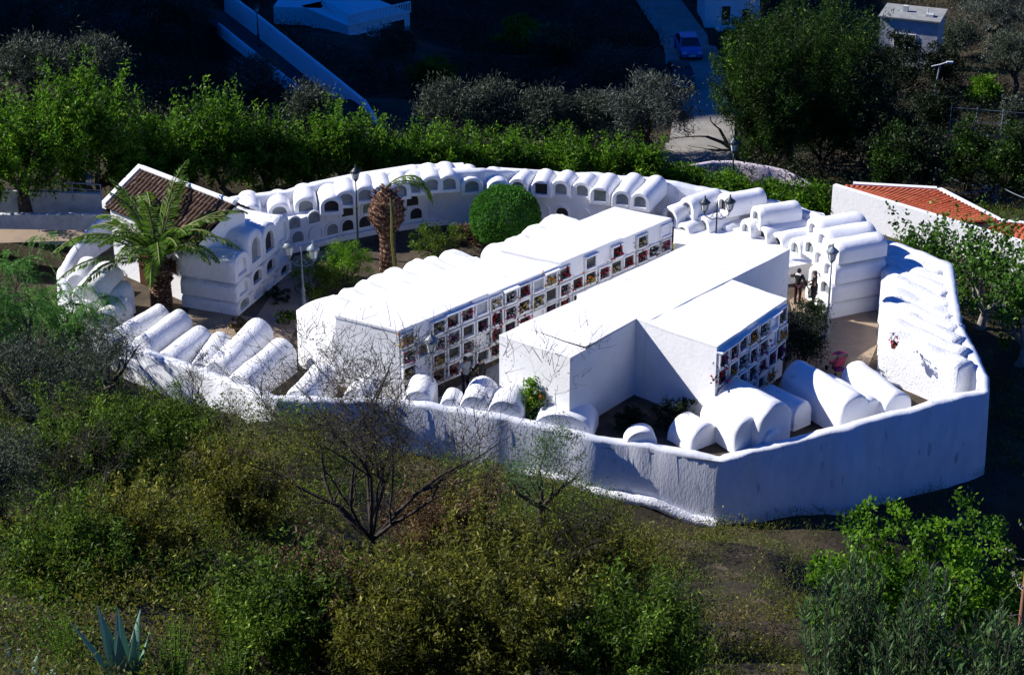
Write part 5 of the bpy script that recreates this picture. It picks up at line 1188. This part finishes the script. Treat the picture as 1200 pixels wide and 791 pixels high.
# car
def car(p, rz, label, paint):
    t = empty('parked_car', p, rz); tag(t, label, 'car', 'cars parked on the lane')
    sec = [(-2.1, .35, .62, .8), (-2.0, .3, .78, .84), (-1.2, .25, .9, .86), (-.9, .25, .93, .87), (.9, .25, .95, .87), (1.6, .25, .96, .86), (2.0, .3, .9, .83), (2.1, .4, .7, .8)]
    mb = MB(); vs = []
    for y, z0, z1, w in sec: vs += [(-w * .97, y, z0), (-w, y, z0 + .2), (-w, y, z1 - .12), (-w * .9, y, z1), (0, y, z1 + .03), (w * .9, y, z1), (w, y, z1 - .12), (w, y, z0 + .2), (w * .97, y, z0)]
    K = 9; mb.add(vs, [(i * K + k, i * K + (k + 1) % K, (i + 1) * K + (k + 1) % K, (i + 1) * K + k) for i in range(len(sec) - 1) for k in range(K)] + [tuple(range(K))[::-1], tuple(range((len(sec) - 1) * K, len(sec) * K))], 0, True); bd_ = mb.build('body', paint, t)
    mb = MB(); cab = [(-1.15, .92, .8), (-.45, 1.4, .66), (.9, 1.42, .66), (1.7, .95, .78)]; vs = []
    for y, z, w in cab: vs += [(-w, y, z), (w, y, z)]
    lowv = [(-.82, -1.15, .9), (.82, -1.15, .9), (-.82, 1.7, .9), (.82, 1.7, .9)]
    g_ = MB(); g_.add([(-.8, -1.13, .92), (.8, -1.13, .92), (.66, -.45, 1.39), (-.66, -.45, 1.39), (-.8, 1.68, .94), (.8, 1.68, .94), (.66, .9, 1.41), (-.66, .9, 1.41)], [(0, 1, 2, 3), (5, 4, 7, 6), (1, 5, 6, 2), (4, 0, 3, 7)]); g_.build('window', M['winglass'], t)
    r_ = MB(); r_.box(-.67, -.5, 1.395, .67, .95, 1.46); 
    for a, b in (((-.81, -1.15, .9), (-.67, -.45, 1.42)), ((.81, -1.15, .9), (.67, -.45, 1.42)), ((-.81, 1.7, .92), (-.67, .92, 1.42)), ((.81, 1.7, .92), (.67, .92, 1.42))): r_.tube([a, b], .045, 5)
    r_.build('roof', paint, t)
    for x in (-.78, .78):
        for y in (-1.35, 1.3):
            w = MB(); w.add([(x + dx, y + .32 * math.cos(a), .32 + .32 * math.sin(a)) for dx in (-.1, .1) for a in [k * math.pi / 8 for k in range(16)]], [(k, (k + 1) % 16, 16 + (k + 1) % 16, 16 + k) for k in range(16)] + [tuple(range(16))[::-1], tuple(range(16, 32))]); wh = w.build('wheel', M['rubber'], t)
            h_ = MB(); sg = 1 if x > 0 else -1; h_.lathe([(.18, 0), (.16, .02), (.04, .03)], (0, 0, 0), 10); ho = h_.build('rim', M['greyiron'], wh); ho.rotation_euler = (0, sg * math.pi / 2, 0); ho.location = (x + sg * .102, y, .32)
    for x in (-.6, .6):
        h_ = MB(); h_.box(x - .16, -2.09, .62, x + .16, -2.03, .75); h_.build('headlight', M['lampglass'], t); h_ = MB(); h_.box(x - .14, 2.04, .66, x + .14, 2.09, .8); h_.build('tail_light', M['f_red'], t)
    h_ = MB(); h_.box(-.26, -2.13, .42, .26, -2.1, .53); h_.build('number_plate', M['whitecloth'], t)
    return t
pc = gnd(806, 68); car(Vector((pc.x, pc.y, pc.z + .35)), .08, 'blue car parked in deep blue shade on the lane', M['carpaint'])
pc = gnd(797, 103); car(Vector((pc.x, pc.y, pc.z + .35)), .08, 'dark car parked just below the blue car', M['asphalt'])
# poles and wires
def pole(p, h, label, name='power_pole', arm=True, lean=0):
    t = empty(name, p); tag(t, label, 'pole', 'poles on the right slope'); mb = MB(); mb.tube([(0, 0, -.5), (lean, 0, h)], [.11, .07], 8); mb.build('post', M['greyiron'], t)
    if arm: mb = MB(); mb.tube([(lean - .7, 0, h - .25), (lean + .7, 0, h - .25)], .04, 6); mb.build('crossarm', M['greyiron'], t)
    return t
def wire(a, b, sag, label):
    pts = [a.lerp(b, i / 12) - Vector((0, 0, sag * 4 * (i / 12) * (1 - i / 12))) for i in range(13)]; mb = MB(); mb.tube(pts, .025, 4); tag(mb.build('power_wire', M['greyiron']), label, 'wire', 'power wires')
P1 = gnd(1095, 219); P2 = atY(1164, 253, P1.y - 3); P2.z = terr(P2.x, P2.y)
t1 = atY(1097, 196, P1.y); t2 = atY(1168, 216, P2.y)
pole(P1, t1.z - P1.z, 'short dark pole behind the parapet of the terracotta house'); pole(P2, t2.z - P2.z, 'dark power pole right of the terracotta roofs')
wire(t1, t2, .5, 'power wire between the two dark poles'); wire(t1 - Vector((0, 0, .3)), atY(1040, 216, P1.y), .1, 'wire running left from the short pole to the parapet'); wire(t2, atY(1260, 240, P2.y - 8), .4, 'wire running off the right edge from the power pole'); wire(atY(1040, 215, P1.y - 2), t2 + Vector((0, 0, -.3)), .4, 'lower wire crossing above the roofs')
pm = gnd(1090, 128); ph = atY(1097, 76, pm.y).z - pm.z; t = pole(pm, ph, 'leaning pale street light mast on the right slope', 'street_light', False, .45); mb = MB(); mb.tube([(-.2, 0, ph - .15), (.45, 0, ph), (1.0, 0, ph + .2)], .05, 6); mb.box(.9, -.1, ph + .12, 1.4, .1, ph + .24); mb.build('lamp_head', M['lampglass'], t)
# wire fence at right edge
t = empty('wire_fence', (0, 0, 0)); tag(t, 'wire fence with slim posts on the dark right slope', 'fence'); mb = MB(); fp_ = []
for x in (1110, 1140, 1170, 1200, 1230):
    q = gnd(x, 178 + (x - 1110) * .08); fp_.append(q); ps = MB(); ps.tube([q, q + Vector((0, 0, 3.2))], .04, 6); ps.build('post', M['greyiron'], t)
for k in range(4):
    for a, b in zip(fp_[:-1], fp_[1:]): mb.tube([a + Vector((0, 0, .5 + k * .85)), b + Vector((0, 0, .5 + k * .85))], .018, 4)
mb.build('wires', M['greyiron'], t)

# ------------------------------------------------------------------ light
EL = 35.0; to = Vector((-.973, .23, 0)).normalized() * math.cos(R(EL)); to.z = math.sin(R(EL))
sun = bpy.data.objects.new('sun', bpy.data.lights.new('sun', 'SUN')); col.objects.link(sun)
sun.data.energy = 5.0; sun.data.angle = R(.5); sun.data.color = (1, .96, .9); sun.rotation_euler = (-to).to_track_quat('-Z', 'Y').to_euler(); sun.location = (-60, 40, 80)
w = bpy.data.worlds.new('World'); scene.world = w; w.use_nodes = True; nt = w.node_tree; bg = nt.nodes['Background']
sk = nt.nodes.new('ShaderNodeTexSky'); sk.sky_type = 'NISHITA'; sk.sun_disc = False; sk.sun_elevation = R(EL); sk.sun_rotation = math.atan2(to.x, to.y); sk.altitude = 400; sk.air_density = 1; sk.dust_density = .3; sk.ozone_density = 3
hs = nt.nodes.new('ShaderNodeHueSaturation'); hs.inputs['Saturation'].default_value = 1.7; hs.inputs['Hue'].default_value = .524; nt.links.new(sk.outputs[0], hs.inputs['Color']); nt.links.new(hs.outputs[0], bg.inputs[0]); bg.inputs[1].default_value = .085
scene.view_settings.view_transform = 'Standard'; scene.view_settings.look = 'None'; scene.view_settings.exposure = .55; scene.view_settings.gamma = 1
